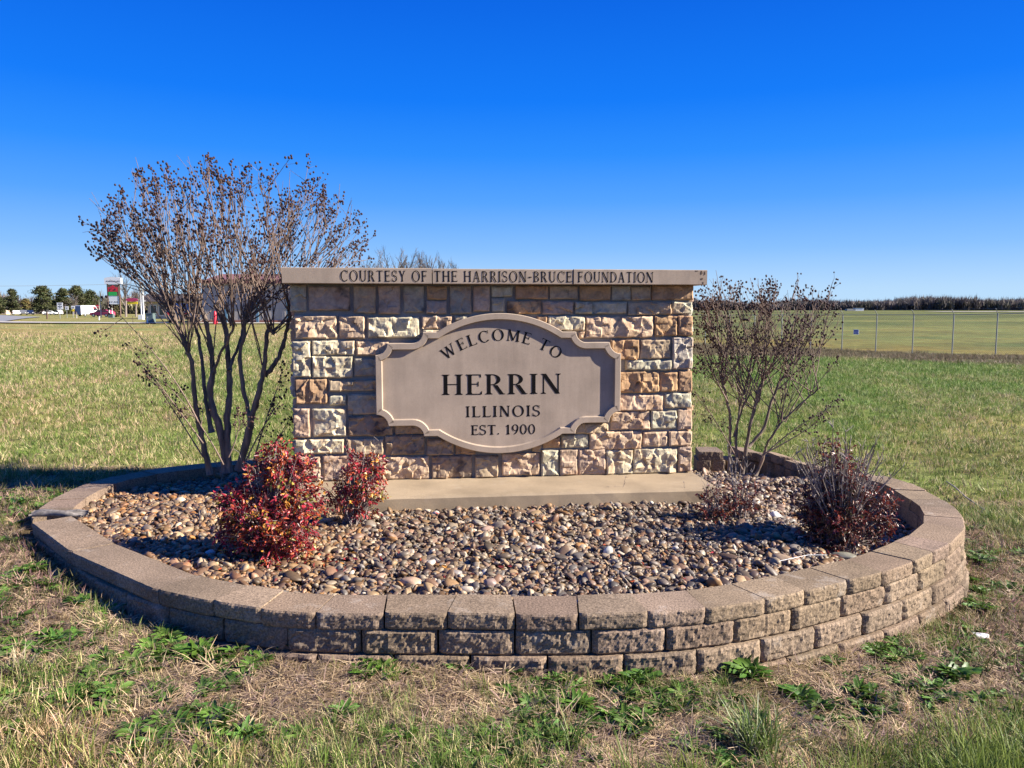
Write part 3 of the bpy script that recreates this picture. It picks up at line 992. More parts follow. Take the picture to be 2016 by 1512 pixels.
# ---- lettering cut in the stone
def glyph(ch, T, t):
    """serif letter of cap height 1: list of polygons, and its width"""
    P_ = []
    sl, st_ = T * .75, max(t * .9, .03)
    def quad(*p): P_.append(list(p))
    def rect(x0, y0, x1, y1): quad((x0, y0), (x1, y0), (x1, y1), (x0, y1))
    def bar(x0, y0, x1, y1, w):
        dx, dy = x1 - x0, y1 - y0
        k = w / 2 * math.hypot(dx, dy) / max(abs(dy), 1e-6)
        quad((x0 - k, y0), (x0 + k, y0), (x1 + k, y1), (x1 - k, y1))
    def serif(x, y, w, up):
        rect(x - w / 2 - sl * .7, y if up else y - st_, x + w / 2 + sl * .7, y + st_ if up else y)
        h = st_ * 1.8
        if up:
            quad((x - w / 2 - sl * .35, y + st_), (x + w / 2 + sl * .35, y + st_), (x + w / 2, y + h + st_ * .6), (x - w / 2, y + h + st_ * .6))
        else:
            quad((x - w / 2, y - h - st_ * .6), (x + w / 2, y - h - st_ * .6), (x + w / 2 + sl * .35, y - st_), (x - w / 2 - sl * .35, y - st_))
    def stem(x, w=None, y0=0., y1=1., bs=True, ts=True):
        w = w or T
        rect(x - w / 2, y0, x + w / 2, y1)
        if bs: serif(x, y0, w, True)
        if ts: serif(x, y1, w, False)
    def ring(cx, cy, rx, ry, tx, ty, a0, a1, n=26):
        th = np.linspace(math.radians(a0), math.radians(a1), n)
        for q0, q1 in zip(th[:-1], th[1:]):
            quad((cx + rx * math.cos(q0), cy + ry * math.sin(q0)), (cx + rx * math.cos(q1), cy + ry * math.sin(q1)),
                 (cx + (rx - tx) * math.cos(q1), cy + (ry - ty) * math.sin(q1)), (cx + (rx - tx) * math.cos(q0), cy + (ry - ty) * math.sin(q0)))
    def tip(x, y, up, w=None):     # vertical end of an arm
        w = w or T * .55
        hgt = .17
        quad((x - w, y), (x, y), (x + w * .12, y + (hgt if up else -hgt)), (x - w * .2, y + (hgt if up else -hgt)))
    a = T / 2 + sl * .7
    if ch == 'I':
        stem(a); return P_, 2 * a
    if ch == 'H':
        W = .78 + T * .4; stem(a); stem(W - a); rect(a, .49, W - a, .49 + t); return P_, W
    if ch in 'EFL':
        W = .6 + T * .3; stem(a, bs=True, ts=True)
        if ch != 'L':
            rect(a, 1 - t, W - .04, 1); tip(W - .04, 1, False)
            rect(a, .5, W - .13, .5 + t); rect(W - .13 - t, .4, W - .13, .6 + t)
        if ch != 'F':
            rect(a, 0, W, t); tip(W, 0, True)
        return P_, W
    if ch == 'T':
        W = .72 + T * .2; stem(W / 2, ts=False); rect(.03, 1 - t, W - .03, 1); tip(W - .03, 1, False)
        w = T * .55; quad((.03, 1), (.03 + w, 1), (.03 + w * .2, .83), (.03 - w * .12, .83)); return P_, W
    if ch in 'RBD':
        stem(a)
        xr = a
        if ch == 'D':
            rx = .52 + T * .3; W = a + .12 + rx
            ring(a + .12, .5, rx, .5, T * 1.05, t, -90, 90); rect(a, 1 - t, a + .13, 1); rect(a, 0, a + .13, t); return P_, W
        rx = .3 + T * .35
        ry = .27 if ch == 'R' else .25
        cy = 1 - ry
        ring(a + .12, cy, rx, ry, T, t, -90, 90); rect(a, 1 - t, a + .13, 1); rect(a, cy - ry, a + .13, cy - ry + t)
        if ch == 'R':
            W = a + .12 + rx + .16
            x0 = a + .2; bar(x0 + .06, .46, W - .1, 0, T * 1.0); rect(W - .17, 0, W + .03, st_); return P_, W
        ring(a + .12, .26, rx + .05, .26, T, t, -90, 90); rect(a, 0, a + .13, t); return P_, a + .17 + rx
    if ch in 'O0':
        rx = (.44 if ch == 'O' else .29) + T * .2
        ring(rx, .5, rx, .52, T * (1.05 if ch == 'O' else .9), t, 0, 360, 44); return P_, 2 * rx
    if ch == 'C':
        rx = .43 + T * .2
        ring(rx, .5, rx, .52, T * 1.05, t * 1.1, 48, 318, 36)
        x = rx + rx * math.cos(math.radians(46)); rect(x - t * .4, .72, x + t * .6, 1.0)
        return P_, x + .06
    if ch == 'S':
        rx = .25 + T * .25
        ring(rx, .755, rx, .265, T * .75, t * 1.15, 30, 270); ring(rx, .265, rx * 1.08, .285, T * .8, t * 1.15, -150, 92)
        x = rx * 1.82; rect(x - t * .5, .72, x + t * .4, 1.0); rect(.0, -.0, t * .9, .3)
        # heavier spine
        quad((rx * .45, .6), (rx * 1.0, .46), (rx * 1.55, .42), (rx * 1.0, .575))
        return P_, 2 * rx * 1.06
    if ch == 'U':
        W = .78 + T * .2
        stem(a, bs=False, y0=.36); stem(W - a, t * 1.3, y0=.36, bs=False)
        cx = (a - T / 2 + W - a + t * .65) / 2; rx = cx - (a - T / 2)
        th = np.linspace(math.pi, 2 * math.pi, 22)
        for q0, q1 in zip(th[:-1], th[1:]):
            def w_(q): return T + (t * 1.3 - T) * (q - math.pi) / math.pi
            quad((cx + rx * math.cos(q0), .37 + .39 * math.sin(q0)), (cx + rx * math.cos(q1), .37 + .39 * math.sin(q1)),
                 (cx + (rx - w_(q1)) * math.cos(q1), .37 + (.39 - t * 1.2) * math.sin(q1)), (cx + (rx - w_(q0)) * math.cos(q0), .37 + (.39 - t * 1.2) * math.sin(q0)))
        return P_, W
    if ch == 'N':
        W = .8 + T * .35
        x0, x1 = a * .8, W - a * .8
        stem(x0, t * 1.2, ts=False); stem(x1, t * 1.2, bs=False); bar(x0 + T * .05, 1, x1 - T * .1, 0, T * 1.05)
        rect(x0 - sl * .9, 1 - st_, x0 + T * .3, 1); return P_, W
    if ch == 'W':
        W = 1.12 + T * .3
        bar(.1, 1, .36, 0, T); bar(.36, 0, W / 2, .94, t * 1.1); bar(W / 2, 1, W - .36, 0, T); bar(W - .36, 0, W - .09, 1, t * 1.1)
        for x in (.1, W / 2, W - .1): rect(x - .13, 1 - st_, x + .13, 1)
        return P_, W
    if ch == 'M':
        W = .98 + T * .3
        x0, x1 = a * .8, W - a
        stem(x0, t * 1.2, ts=False); stem(x1, T); bar(x0 + .02, 1, W / 2, .06, T * .95); bar(W / 2, .06, x1 - T * .2, 1, t * 1.1)
        rect(x0 - sl, 1 - st_, x0 + .08, 1); return P_, W
    if ch == 'A':
        W = .8 + T * .2
        bar(.1, 0, W / 2, 1, t * 1.15); bar(W / 2, 1, W - .12, 0, T); rect(.22, .31, W - .22, .31 + t)
        rect(0, 0, .22, st_); rect(W - .28, 0, W + .02, st_); return P_, W
    if ch == 'Y':
        W = .78
        stem(W / 2, ts=False, y1=.48); bar(.12, 1, W / 2, .44, T); bar(W - .12, 1, W / 2 + T * .2, .46, t * 1.15)
        rect(0, 1 - st_, .26, 1); rect(W - .25, 1 - st_, W, 1); return P_, W
    if ch == '1':
        stem(.22, ts=False); quad((.22 - T / 2, 1), (.22 - T / 2, .84), (.03, .78), (.03, .83)); return P_, .44
    if ch == '9':
        rx = .27 + T * .2
        ring(rx, .68, rx, .34, T * .9, t, 0, 360, 36)
        th = np.linspace(0, -80, 16)
        ring(rx * .45, .68, rx * 1.55, .7, T * .95, t * 1.3, -82, 0, 18); return P_, 2 * rx
    if ch == '-':
        rect(.03, .4, .4, .4 + t * 1.6); return P_, .43
    if ch == '.':
        ring(.09, .075, .075, .075, .0749, .0749, 0, 360, 16); return P_, .18
    return P_, .34

def text_line(parent, txt, T, t, gap, place, hgt, width=None):
    """lay a line of letters, each its own object; place(x, y, k) maps line coordinates (metres) to the stone face"""
    items, x = [], 0
    for ch in txt:
        g, w = glyph(ch, T, t)
        items.append((g, x, w)); x += w + gap
    tot = x - gap
    sx = (width / tot) if width else hgt
    k = 0
    for g, gx, w in items:
        if not g: continue
        mb = MB()
        for poly in g:
            k += 1
            mb.add([place((gx + px_) * sx, py_ * hgt, (gx + w / 2) * sx, .00004 * (k % 23)) for px_, py_ in poly], [tuple(range(len(poly)))])
        mb.build('letter', 'letter_black', parent)
    return tot * sx

# plaque
PC = on_wall(730 + 1008 / 3.953, 600 + 615 / 3.953, .075)
UP = 1 / 3.953
def p_len(v_):   # zoomed survey units to metres on the plaque
    return v_ * UP / FPX * 5.25
PF, PREC = .082, .024
def arc_pts(cx, cy, r, a0, a1, n=10):
    return [(cx + r * math.cos(math.radians(q)), cy + r * math.sin(math.radians(q))) for q in np.linspace(a0, a1, n)]
quarter = []
Rb = (490 ** 2 + 145 ** 2) / (2 * 145.0)
hang = math.degrees(math.asin(490 / Rb))
quarter += arc_pts(0, 548 - Rb, Rb, 90, 90 - hang, 20)
quarter += [(595, 403)] + arc_pts(680, 403, 84, 180, 270, 9)[1:]
quarter += [(865, 319)] + arc_pts(957, 319, 90, 180, 270, 9)[1:]
q = [(x, y) for x, y in quarter]
outl = q + [(x, -y) for x, y in reversed(q)] + [(-x, -y) for x, y in q][1:] + [(-x, y) for x, y in reversed(q)][:-1]
# drop doubled points
ol = [outl[0]]
for p in outl[1:]:
    if math.dist(p, ol[-1]) > 1e-3: ol.append(p)
if math.dist(ol[0], ol[-1]) < 1e-3: ol.pop()
ol = np.array(ol) * p_len(1.0)
def inset(poly, d):
    n = len(poly); o = []
    area = .5 * sum(poly[i][0] * poly[(i + 1) % n][1] - poly[(i + 1) % n][0] * poly[i][1] for i in range(n))
    sg = 1 if area > 0 else -1
    for i in range(n):
        a_, b_, c_ = poly[i - 1], poly[i], poly[(i + 1) % n]
        e1 = (b_ - a_) / np.linalg.norm(b_ - a_); e2 = (c_ - b_) / np.linalg.norm(c_ - b_)
        n1 = np.array([-e1[1], e1[0]]) * sg; n2 = np.array([-e2[1], e2[0]]) * sg
        m_ = n1 + n2; m_ /= np.linalg.norm(m_)
        o.append(b_ + m_ * d / max(.45, np.dot(m_, n1)))
    return np.array(o)
RIM = p_len(46)
i1 = inset(ol, RIM); i2 = inset(ol, RIM + .006)
o_b = inset(ol, .004)
def plq(poly, d): return [wall_pt(PC[0] + a_, PC[1] + b_, d) for a_, b_ in poly]
n = len(ol)
mb = MB()
v = plq(ol, .002) + plq(ol, PF - .005) + plq(o_b, PF) + plq(i1, PF) + plq(i2, PF - PREC) 
f = []
for lay in range(4):
    f += [(lay * n + i, lay * n + (i + 1) % n, (lay + 1) * n + (i + 1) % n, (lay + 1) * n + i) for i in range(n)]
mb.add(v, f)
plaque = mb.build('plaque', 'cast_stone', sign)
mb = MB()
ii = inset(ol, RIM + .0058)
# recessed face as a fan of strips between mirrored outline points
mb.add(plq(ii, PF - PREC - .0002), [tuple(range(n))])
mb.build('plaque_face', 'cast_stone', plaque)
LD = PF - PREC + .0008
def face_text(txt, x0, x1, y0, y1, T, t, gap):
    """a straight line between the surveyed limits"""
    bx = PC[0] + p_len(x0 - 1008); by = PC[1] + p_len(615 - y1)
    text_line(plaque, txt, T, t, gap, lambda x, y, xm, e: wall_pt(bx + x, by + y, LD + e), p_len(y1 - y0), p_len(x1 - x0))
face_text('HERRIN', 555, 1492, 541, 699, .15, .042, .13)
face_text('ILLINOIS', 740, 1325, 790, 876, .15, .06, .2)
face_text('EST. 1900', 780, 1286, 940, 1017, .15, .065, .13)
# WELCOME TO on an arch
mb = MB()
R0 = p_len(745 - 44); cx_, cy_ = PC[0] + p_len(1024 - 1008), PC[1] + p_len(615 - 236) - p_len(745)
L_ = R0 * math.radians(38.4) * 2
def arch(x, y, xm, e):
    a_ = math.radians(38.4) - xm / R0
    rr_, tx = R0 + y, x - xm
    return wall_pt(cx_ - math.sin(a_) * rr_ + math.cos(a_) * tx, cy_ + math.cos(a_) * rr_ + math.sin(a_) * tx, LD + e)
text_line(plaque, 'WELCOME TO', .15, .055, .2, arch, p_len(88), L_)

plain('stain_brown', (.09, .06, .04), .9, var=.4, scale=60)
# coping stones with the donor line
CF = .115
cl, cr = on_wall(555, 545, CF)[0], on_wall(1392, 545, CF)[0]
j1, j2 = on_wall(851, 545, CF)[0], on_wall(1129, 545, CF)[0]
CT = on_wall(972, 529.5, CF)[1]
for k, (a_, b_, dz, dd) in enumerate([(cl, j1 - .003, .002, .002), (j1 + .003, j2 - .0025, 0, 0), (j2 + .0025, cr, .0015, .003)]):
    mb = MB()
    bv = .003
    t0, t1, d1, d0 = WT + .002, CT + dz, CF + dd, -DEPTH - .11
    prof = [(d0, t0), (d1 - bv, t0), (d1, t0 + bv), (d1, t1 - bv), (d1 - bv, t1), (d0, t1)]
    m_ = 12
    rows = []
    for q_ in range(m_ + 1):
        s_ = a_ + (b_ - a_) * q_ / m_
        rows += [wall_pt(s_, pz + .0006 * fnoise(s_ * 8, pz * 20, k, 2), pd + .0008 * fnoise(s_ * 9, pz * 30, 5 + k, 2)) for pd, pz in prof]
    f = [(q_ * 6 + i, q_ * 6 + (i + 1) % 6, (q_ + 1) * 6 + (i + 1) % 6, (q_ + 1) * 6 + i) for q_ in range(m_) for i in range(6)]
    f += [tuple(reversed(range(6))), tuple(m_ * 6 + i for i in range(6))]
    mb.add(rows, f)
    cap = mb.build('cap_stone', 'cast_stone', sign)
    if k == 2:
        rs_ = np.random.default_rng(6)
        for sx_, sy_, sw_, sh_ in ((1371, 533, 4, 2), (1381, 537, 2.2, 4.5), (1387.5, 538, 1.6, 5), (1382, 549, 2, 2.4), (1384, 557, 1.2, 2.6)):
            a0_, b0_ = on_wall(sx_, sy_, d1)
            b0_ = max(t0 + .006, min(t1 - .006, b0_))
            ps_ = [wall_pt(min(b_ - .003, a0_ + sw_ * .0034 * math.cos(q_) * rs_.uniform(.6, 1.2)), max(t0 + .004, min(t1 - .004, b0_ + sh_ * .0034 * math.sin(q_) * rs_.uniform(.6, 1.2))), d1 + .0013) for q_ in np.linspace(0, 6.283, 11)[:-1]]
            MB().add(ps_, [tuple(range(10))]).build('stain', 'stain_brown', cap)
    txt, xa, xb = [('COURTESY OF', 671, 841), ('THE HARRISON-BRUCE', 855, 1126), ('FOUNDATION', 1138, 1286)][k]
    sa, tb = on_wall(xa, 555.5, d1); sb_, tt_ = on_wall(xb, 535, d1)
    text_line(cap, txt, .12, .06, .2, lambda x, y, xm, e: wall_pt(sa + x, on_wall(972, 555, d1)[1] + y, d1 + .0012 + e), .071, sb_ - sa)

# ------------------------------------------------------------------ bare crape myrtles
def bez(p0, p1, p2, n):
    t = np.linspace(0, 1, n)[:, None]
    return (1 - t) ** 2 * p0 + 2 * t * (1 - t) * p1 + t * t * p2

def myrtle(root_px, Y, label, trunks, knuckles, crown, nwhips, seed, dens=1.0, low=(), stray=.3, behind=9999):
    """several pruned stems, straight whips fanning from their knuckles, twigs with dry seed heads"""
    rs = np.random.default_rng(seed)
    base = at(*root_px, Y)
    root = empty('crape_myrtle', base, label, 'tree', 'bare crape myrtles')
    along = []
    for pts, dy, r0, r1 in trunks:
        p = np.array([at(x, y, Y + dy * i / (len(pts) - 1)) for i, (x, y) in enumerate(pts)])
        # densify, slightly crooked
        t = np.linspace(0, len(p) - 1, (len(p) - 1) * 4 + 1)
        q = np.array([[np.interp(a, np.arange(len(p)), p[:, k]) for k in range(3)] for a in t])
        for _ in range(2): q[1:-1] = (q[:-2] + q[1:-1] * 2 + q[2:]) / 4
        q[1:-1] += rs.normal(0, .003, q[1:-1].shape)
        r = np.linspace(r0 * .84, r1 * .84, len(q)) * (1 + rs.normal(0, .09, len(q)))
        r[0] *= 1.25; r[-1] *= 1.2; r[-2] *= 1.12
        along += [q[i] for i in range(int(len(q) * .55), len(q))]
        MB().tube(q, r, 10).build('trunk', 'myrtle_bark', root, smooth=True)
    tw = MB()
    heads = []
    KN = [at(x, y, Y + dy) for x, y, dy in knuckles]
    cx0, cx1, prof, yd = crown
    def twig(p0, p2, r0, r1, n=7, sag=None):
        mid = (p0 + p2) / 2 + (sag if sag is not None else 0)
        q = bez(p0, mid, p2, n)
        q[1:-1] += rs.normal(0, .004, q[1:-1].shape) * min(1, np.linalg.norm(p2 - p0) * 2)
        tw.tube(q, np.linspace(r0, r1, n), 4, cap=False)
        return q
    ends = []
    for w in range(nwhips):
        px = rs.uniform(cx0, cx1)
        top = np.interp(px, prof[0], prof[1])
        # some reach the outline, some stay inside the crown
        f = rs.random() ** 2.2
        py = top + f * ((np.interp(px, prof[0], prof[3]) if len(prof) > 3 else prof[2]) - top) * .8
        depth = yd * math.sqrt(max(0, 1 - ((px - (cx0 + cx1) / 2) / ((cx1 - cx0) / 1.9)) ** 2)) * rs.uniform(-1, 1)
        if px > behind: depth = abs(depth) + .3
        e = at(px, py, Y + depth)
        d = [np.linalg.norm((k - e)[:2]) + .3 * max(0, k[2] - e[2] + .25) * 4 for k in KN]
        order = np.argsort(d)
        k = KN[order[int(rs.choice([0, 0, 0, 1, 1, 2]))]]
        if rs.random() < stray:
            cand_ = [a for a in along if np.linalg.norm((a - e)[:2]) < .45 and a[2] < e[2] - .2]
            if cand_: k = cand_[int(rs.integers(len(cand_)))]
        e = e + rs.normal(0, .01, 3)
        L = np.linalg.norm(e - k)
        side = (e - k) * np.array([1, 1, 0])
        sag = side * rs.uniform(-.02, .09) - np.array([0, 0, L * rs.uniform(-.01, .04)])
        q = twig(k + rs.normal(0, .012, 3), e, .0047 * rs.uniform(.75, 1.2), .0015, 9, sag)
        heads.append((q[-1], (q[-1] - q[-2]) / np.linalg.norm(q[-1] - q[-2]), 1.0))
        for b in range(rs.integers(2, 5)):
            i = int(rs.integers(3, 8))
            s_ = q[i]; dr = (q[-1] - q[0]) / L
            v = dr * rs.uniform(.5, 1) + np.array([0, 0, .45]) + rs.normal(0, .33, 3)
            v /= np.linalg.norm(v)
            ln = rs.uniform(.1, .32) * (L / 1.0) ** .5
            q2 = twig(s_, s_ + v * ln, .003, .0013, 5, rs.normal(0, .012, 3))
            if rs.random() < .5 * dens: heads.append((q2[-1], v, rs.uniform(.45, .95)))
            if rs.random() < .5:
                v3 = v + rs.normal(0, .45, 3); v3 /= np.linalg.norm(v3)
                twig(q2[2], q2[2] + v3 * ln * .6, .002, .001, 4)
    for pts, dy in low:
        p = np.array([at(x, y, Y + dy) for x, y in pts])
        q = bez(p[0], p[len(p) // 2], p[-1], 10)
        tw.tube(q, np.linspace(.006, .0018, 10), 4, cap=False)
        v = (q[-1] - q[-2]); v /= np.linalg.norm(v)
        heads.append((q[-1], v, 1.0))
        for b in range(4):
            i = int(rs.integers(3, 9)); v2 = v + rs.normal(0, .5, 3); v2 /= np.linalg.norm(v2)
            q2 = twig(q[i], q[i] + v2 * rs.uniform(.06, .18), .0028, .0012, 5)
            heads.append((q2[-1], v2, .6))
    o = tw.build('twigs', 'twig_bark', root, smooth=True); o['kind'] = 'stuff'
    # dry seed heads: panicles of small dark capsules
    bv, bf = ico(1)
    V, F, off = [], [], 0
    stalk = MB()
    for p, d, k in heads:
        nb = int((6 + 12 * rs.random()) * k * dens)
        ln = .13 * k + .02
        for b in range(nb):
            t = rs.random()
            ctr = p + d * ln * (t - .45) + rs.normal(0, 1, 3) * (.026 * k + .007) * (1.05 - .7 * t)
            r = .0078 * rs.uniform(.65, 1.2)
            V.append(bv * r * np.array([1, 1, 1.15]) + ctr); F.append(bf + off); off += len(bv)
            if rs.random() < .5:
                a = p + d * ln * (t - .7)
                stalk.tube(np.array([a, ctr]), [.0011, .0008], 3, cap=False)
    o = raw_mesh('seed_heads', np.concatenate(V), np.concatenate(F), 'seed_brown', parent=root); o['kind'] = 'stuff'
    o = stalk.build('seed_stalks', 'twig_bark', root); o['kind'] = 'stuff'
    return root

LT = [([(413, 934), (400, 873), (390, 830), (383, 788), (380, 725), (373, 699), (350, 640), (335, 600)], -.12, .024, .013),
      ([(445, 930), (438, 862), (419, 799), (412, 771), (421, 731), (415, 689), (408, 640), (390, 588)], .05, .032, .018),
      ([(449, 930), (447, 852), (447, 820), (453, 778), (451, 725), (447, 682), (445, 640), (424, 600)], .1, .03, .017),
      ([(470, 925), (489, 856), (495, 820), (508, 778), (519, 735), (523, 682), (527, 645), (540, 655)], -.06, .03, .014),
      ([(493, 822), (478, 767), (470, 703), (481, 657), (482, 628)], .05, .018, .014),
      ([(521, 741), (542, 716), (555, 691), (563, 657), (572, 617)], .08, .02, .014),
      ([(417, 852), (405, 788), (400, 735), (396, 689), (386, 640)], .15, .019, .012),
      ([(451, 730), (462, 700), (474, 670), (482, 632)], .2, .014, .011),
      ([(420, 734), (432, 700), (452, 665), (460, 640)], -.15, .012, .009)]
LK = [(335, 602, -.12), (390, 588, .05), (424, 600, .1), (538, 655, -.06), (482, 630, .05), (572, 618, .08), (386, 640, .15), (482, 632, .2), (458, 642, -.15), (372, 690, -.1)]
myrtle((440, 938), 5.38, 'large bare crape myrtle with many pruned stems left of the stone sign', LT, LK,
       (190, 725, (np.array([175, 200, 235, 265, 320, 370, 420, 450, 525, 560, 610, 670, 735]), np.array([520, 445, 378, 352, 345, 362, 325, 372, 340, 402, 362, 400, 465]), 640, np.array([535, 540, 560, 590, 640, 640, 640, 640, 640, 640, 600, 560, 520])), .7), 180, 21, behind=540,
       low=[([(400, 873), (340, 790), (262, 690)], -.2), ([(440, 915), (400, 830), (318, 745)], -.25), ([(500, 905), (530, 800), (555, 742)], -.1), ([(480, 915), (520, 830), (552, 790)], -.2),
            ([(495, 920), (540, 880), (562, 838)], -.1), ([(450, 900), (470, 860), (472, 825)], -.3), ([(390, 830), (340, 720), (215, 600)], -.3), ([(400, 900), (350, 820), (300, 742)], -.1)])
RTK = [([(1436, 925), (1437, 849), (1437, 814), (1428, 776), (1420, 747), (1424, 700)], .05, .014, .009),
       ([(1450, 925), (1449, 849), (1459, 790), (1476, 733)], .1, .012, .007),
       ([(1462, 932), (1470, 878), (1475, 843), (1488, 797), (1500, 753), (1503, 742)], -.05, .018, .012),
       ([(1474, 880), (1505, 843), (1523, 776), (1549, 730), (1561, 712)], .0, .015, .009),
       ([(1488, 935), (1505, 893), (1511, 869), (1540, 829), (1587, 785), (1616, 762)], -.15, .014, .005),
       ([(1445, 860), (1462, 800), (1480, 745)], -.1, .008, .006)]
RK = [(1424, 700, .05), (1476, 733, .1), (1503, 744, -.05), (1561, 712, 0), (1418, 750, -.05)]
myrtle((1465, 935), 5.8, 'smaller bare crape myrtle right of the stone sign in front of the slumped blocks', RTK, RK,
       (1372, 1648, (np.array([1365, 1400, 1415, 1450, 1480, 1515, 1550, 1570, 1615, 1640, 1655]), np.array([615, 575, 565, 580, 568, 552, 600, 572, 600, 570, 640]), 760), .4), 105, 33, dens=.75, stray=.65,
       low=[([(1462, 925), (1420, 840), (1368, 770)], -.1), ([(1500, 900), (1560, 840), (1640, 800)], -.2), ([(1505, 893), (1570, 860), (1610, 830)], -.25), ([(1432, 790), (1395, 720), (1368, 660)], -.2)])

# ------------------------------------------------------------------ red leaved shrubs and dead stalks in the bed
def leaf_quads(rs, p, d, ln, wd, fold=.25):
    """a pointed leaf: two folded halves, 6 triangles"""
    d = d / np.linalg.norm(d)
    up = rs.normal(size=3); sx = np.cross(d, up); sx /= np.linalg.norm(sx); nn_ = np.cross(sx, d)
    c0 = p; c1_ = p + d * ln * .5 - nn_ * ln * .03; c2_ = p + d * ln - nn_ * ln * .14
    l = p + d * ln * .42 + sx * wd / 2 + nn_ * wd * fold; r = p + d * ln * .42 - sx * wd / 2 + nn_ * wd * fold
    l2 = p + d * ln * .75 + sx * wd * .3 + nn_ * wd * fold * .5 - nn_ * ln * .06; r2 = p + d * ln * .75 - sx * wd * .3 + nn_ * wd * fold * .5 - nn_ * ln * .06
    return [c0, l, l2, c2_, r2, r, c1_], [(0, 6, 1), (1, 6, 2), (2, 6, 3), (3, 6, 4), (4, 6, 5), (5, 6, 0)]

def shrub(px, py, label, blobs, nleaf, cols, stems, seed, leaf=(.015, .031), droop=.7):
    """stems from one crown; leaves in whorls through the given lumps (px, py, depth, radius)"""
    rs = np.random.default_rng(seed)
    base = atz(px, py, .18); base[2] = bed_z(base[0], base[1]) - .01
    root = empty('red_leaved_shrub', base, label, 'shrub', 'shrubs in the gravel bed')
    V, F, CC, off = [], [], [], 0
    cl = np.array([c_[0] for c_ in cols]); w = np.array([c_[1] for c_ in cols], float); w /= w.sum()
    wt = np.array([b[3] ** 2 for b in blobs]); wt = wt / wt.sum()
    st = MB()
    for (bx, by, dy, r), k in zip(blobs, wt):
        c = at(bx, by, base[1] + dy)
        for _ in range(max(1, int(nleaf * k / 9))):
            d = rs.normal(size=3); d /= np.linalg.norm(d)
            rr = r * (.3 + .72 * rs.random() ** .5) * (1 + .25 * fnoise(d[0] * 2, d[1] * 2, d[2] * 2 + bx, 2))
            p = c + d * rr * np.array([1, 1, .95])
            if p[2] < base[2] + .01: p[2] = base[2] + .01 + rs.random() * .04
            hue = cl[rs.choice(len(cl), p=w)]
            rach = d * .7 + rs.normal(0, .6, 3) + np.array([0, 0, .25]); rach /= np.linalg.norm(rach)
            rl = rs.uniform(.035, .08)
            sdv = np.cross(rach, rs.normal(size=3)); sdv /= np.linalg.norm(sdv)
            st.tube(np.array([p, p + rach * rl]), [.0014, .0008], 3, cap=False)
            for q in range(9):
                dd = rach * .55 + sdv * (.8 if q % 2 else -.8) * (1 if q < 8 else 0) + rs.normal(0, .22, 3) + np.array([0, 0, -droop * rs.uniform(.2, 1)])
                v, f = leaf_quads(rs, p + rach * rl * (q // 2 + .6) / 5 + rs.normal(0, .003, 3), dd, rs.uniform(*leaf) * rs.uniform(.55, 1.35), rs.uniform(.008, .016))
                V += v; F += [tuple(i + off for i in t) for t in f]; off += 7
                c2_ = (hue if rs.random() < .72 else cl[rs.choice(len(cl), p=w)]) * rs.uniform(.65, 1.3)
                CC += [np.clip(c2_, 0, .9)] * 7
            if rs.random() < .5:
                q = bez(base + rs.normal(0, .025, 3) * np.array([1, 1, 0]), (base + p) / 2 + np.array([0, 0, .05]), p, 5)
                st.tube(q, [.0035, .003, .0025, .002, .0015], 4, cap=False)
    for (tx, ty, dy, r0, br) in stems:
        e = at(tx, ty, base[1] + dy)
        b0 = base + rs.normal(0, .03, 3) * np.array([1, 1, 0])
        q = bez(b0, (b0 + e) / 2 + (e - b0) * np.array([.12, .12, 0]) * -1 + rs.normal(0, .012, 3), e, 8)
        st.tube(q, np.linspace(r0, r0 * .5, 8), 5)
        for b in range(br):
            i = int(rs.integers(3, 8)); v = np.array([rs.normal(0, .5), rs.normal(0, .5), .8]); v /= np.linalg.norm(v)
            ln = rs.uniform(.02, .06)
            st.tube(np.array([q[i], q[i] + v * ln * .6 + rs.normal(0, .003, 3), q[i] + v * ln]), [r0 * .55, r0 * .45, r0 * .3], 4, cap=False)
    o = st.build('stems', 'dead_stalk', root, smooth=True); o['kind'] = 'stuff'
    if V:
        o = raw_mesh('foliage', np.array(V), np.array(F), 'leaf', cols=np.array(CC), parent=root); o['kind'] = 'stuff'
    return root
RED = [(np.array((.42, .032, .052)), 5), (np.array((.2, .02, .027)), 5), (np.array((.44, .09, .036)), 2.6), (np.array((.52, .24, .04)), 1.9), (np.array((.09, .014, .016)), 3.6), (np.array((.30, .26, .05)), 1.0), (np.array((.55, .14, .13)), 1.5)]
DRK = [(np.array((.13, .025, .025)), 5), (np.array((.08, .03, .022)), 4), (np.array((.26, .06, .03)), 1.6), (np.array((.19, .09, .07)), 2), (np.array((.07, .06, .02)), 1)]
rs0 = np.random.default_rng(90)
def whips(n, x0, x1, ytop, ybot, dy, r=.003, br=5):
    return [(rs0.uniform(x0, x1), rs0.uniform(ytop, ybot), rs0.uniform(-dy, dy), r * rs0.uniform(.7, 1.2), int(rs0.integers(2, br + 1))) for _ in range(n)]
shrub(532, 1092, 'dense bright red and orange leaved shrub left of the slab, biggest of the bed',
      [(525, 1030, 0, .18), (480, 1010, -.03, .1), (560, 935, .05, .11), (520, 945, .02, .085), (590, 960, .03, .085), (570, 1040, -.06, .13), (545, 893, .06, .06), (480, 1050, 0, .11), (535, 1075, -.08, .1), (595, 1000, 0, .085), (603, 920, .08, .055), (462, 985, 0, .07)],
      9500, RED, whips(6, 470, 600, 880, 960, .08, .0025, 3), 51)
